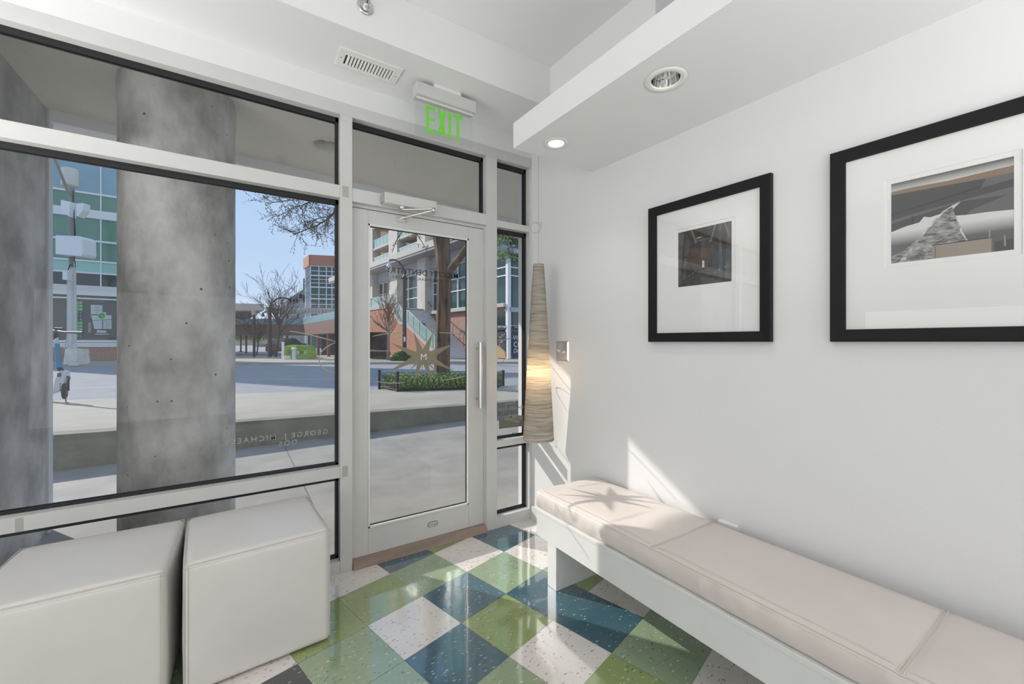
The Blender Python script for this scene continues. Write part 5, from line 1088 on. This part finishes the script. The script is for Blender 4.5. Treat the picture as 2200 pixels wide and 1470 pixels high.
# evergreen, bare street trees, lamp, hedge, bollard, pillar
random.seed(41); c0 = P(617, 664, 62); c0b = Vector((c0.x, c0.y, .2))
t = thing('evergreen_tree', c0b, 'olive green leafy tree rising behind the pergola', 'tree')
o = leafcloud('foliage', [mat('olive_leaf', (.20, .25, .07), .8), mat('olive_leaf_dark', (.10, .14, .04), .8)], t, lambda: c0+Vector((random.gauss(0, 1.1), random.gauss(0, 1.1), random.gauss(0, 1.1)))-c0b, 2600, .16, 19)
MB().tube([c0b, c0], .15, 8).build('trunk', twig, t)
def btree(u, v0, D, h, seed, n, label, lean=0., r=.09):
    random.seed(seed); b0 = P(u, v0, D); t = thing('bare_tree', b0, label, 'tree'); m = MB(); b1 = b0+Vector((0, 0, h*.42))+RV*lean
    m.tube([b0, b0.lerp(b1, .5)+RV*.03, b1], [r, r*.8, r*.7], 8); m.build('trunk', twig, t); m = MB()
    for i in range(n):
        f_ = random.uniform(.5, 1); p = b0.lerp(b1, f_); a = random.uniform(0, 2*PI); branchtree(m, p, Vector((math.cos(a), math.sin(a), random.uniform(.6, 2.2))), h*random.uniform(.22, .36), r*.42, 3, .6, 5, .10, 3, None, .007)
    m.build('branches', twig, t)
btree(592, 767, 27.5, 5.6, 5, 17, 'leafless curving street tree in the plaza beside the arched lamp, nearest the hedge', .3)
btree(551, 767, 34, 4.6, 6, 11, 'thin leafless tree in the plaza just right of the canopy post', .2, .06)
t = thing('street_lamp', P(579.5, 767, 27.5), 'thick black street lamp pole with arched arm, in the plaza beside the bare tree', 'street lamp')
MB().tube([P(579.5, 767, 27.5), P(579.5, 660, 27.5)], [.125, .11], 12).build('pole', blk, t)
MB().tube([P(579.5, 662, 27.5), P(583, 651, 27.5), P(592, 643, 27.5), P(604, 639.5, 27.5), P(617, 641, 27.5), P(626, 646, 27.5)], [.07, .06, .05, .045, .04, .04], 8).build('arm', blk, t)
MB().tube([P(565, 672, 27.5), P(565, 680, 27.5)], [.05, .10], 10).build('lantern', blk, t); MB().tube([P(579.5, 669, 27.5), P(572, 669, 27.5), P(565, 672, 27.5)], .03, 6).build('bracket', blk, t)
hc = P(643, 768, 26.6); hc.z = .24
def hedgept():
    while True:
        v = Vector((random.uniform(-1, 1), random.uniform(-1, 1), random.uniform(0, 1))); q = abs(v.x)**5+abs(v.y)**5+v.z**5
        if .55 < q < 1: return hc+RV*v.x*.98+FV*v.y*.5+Vector((0, 0, v.z*.90))
tag(leafcloud('hedge', [leaf4, leaf4, leaf1, leaf4], None, hedgept, 5200, .042, 23), 'bright yellow-green clipped hedge across the road', 'hedge', kind=None)
t = thing('bollard', P(632, 768, 25.9), 'short pale round bollard with domed cap in front of the hedge', 'bollard'); q = P(632, 768, 25.9); q.z = .22
MB().lathe([(.13, 0), (.12, .05), (.115, .62), (.15, .64), (.15, .71), (.11, .76), (.0005, .79)], q, 20).build('bollard_body', cream_b, t)
t = thing('gate_pillar', P(608, 768, 26.2), 'slim white square pillar at the left end of the hedge', 'pillar'); q = P(608, 768, 26.2); MB().box(q.x-.07, q.x+.07, q.y-.07, q.y+.07, .2, 1.28).box(q.x-.09, q.x+.09, q.y-.09, q.y+.09, 1.28, 1.33).build('shaft', white_b, t)
q = P(617, 768, 25.9); tag(MB().box(q.x-.2, q.x+.2, q.y-.15, q.y+.15, .2, .46).build('concrete_block', pc_, bevel=.02), 'low pale concrete block between the white pillar and the bollard', 'block')
q = P(636, 728, 36); sg = thing('sign_panel', P(636, 735, 36), 'white wall sign with round blue emblem under the skybridge end', 'sign')
MB().ext([P(u, v, 36.4) for u, v in ((622, 721), (650, 721), (650, 735), (622, 735))], FV*.05).build('sign_board', mat('sign_board_grey', (.50, .53, .56), .6), sg)
MB().tube([P(629, 728, 36.35), P(629, 728, 36.3)], .13, 20).build('emblem', mat('emblem_blue', (.05, .25, .55), .5), sg)
for u, v, D, lb in ((517.5, 756, 50, 'thin dark post standing in the far plaza, leftmost'), (529, 761, 44, 'thin dark post standing in the far plaza, second from the left')):
    t = thing('plaza_post', P(u, v, D), lb, 'post'); MB().tube([P(u, v, D), P(u, 715, D)], .09, 10).build('shaft', twig, t); MB().tube([P(u, v, D), P(u, v-1.6, D)], [.35, .12], 14).build('foot', twig, t)
# cars
def car(u, v, D, colr, label, w=1.0):
    b = P(u, v, D); t = thing('car', b, label, 'car'); bm_ = mat('car_paint_'+label.split()[0], colr, .25, coat=.5); W_ = .88*w; L_ = FV*4.2; Rr = RV
    def pr_(a, z): return b+Rr*a*W_+Vector((0, 0, z))
    MB().ext([pr_(-1, .35), pr_(1, .35), pr_(1, .85), pr_(.92, .98), pr_(-.92, .98), pr_(-1, .85)], L_).build('car_body', bm_, t, bevel=.08)
    MB().add([pr_(-.85, .98)+FV*.3, pr_(.85, .98)+FV*.3, pr_(.62, 1.42)+FV*1.0, pr_(-.62, 1.42)+FV*1.0, pr_(-.85, .98)+FV*3.4, pr_(.85, .98)+FV*3.4, pr_(.62, 1.42)+FV*2.6, pr_(-.62, 1.42)+FV*2.6], [(0, 1, 2, 3), (4, 7, 6, 5), (0, 3, 7, 4), (1, 5, 6, 2), (3, 2, 6, 7)]).build('cabin', gd, t)
    for a in (-.82, .82):
        for f_ in (.7, 3.4): MB().tube([pr_(a-.1, .33)+FV*f_, pr_(a+.1, .33)+FV*f_], .33, 16).build('wheel', sk_, t)
        MB().ext([pr_(a-.14, .70), pr_(a+.14, .70), pr_(a+.14, .86), pr_(a-.14, .86)], FV*-.04).build('tail_light', mat('tail_red', (.5, .05, .03), .3), t)
car(554, 752.5, 100, (.10, .13, .22), 'blue car driving away on the road under the skybridge')
car(587, 765, 33, (.03, .03, .035), 'dark car parked behind the bare tree and lamp pole', .75)
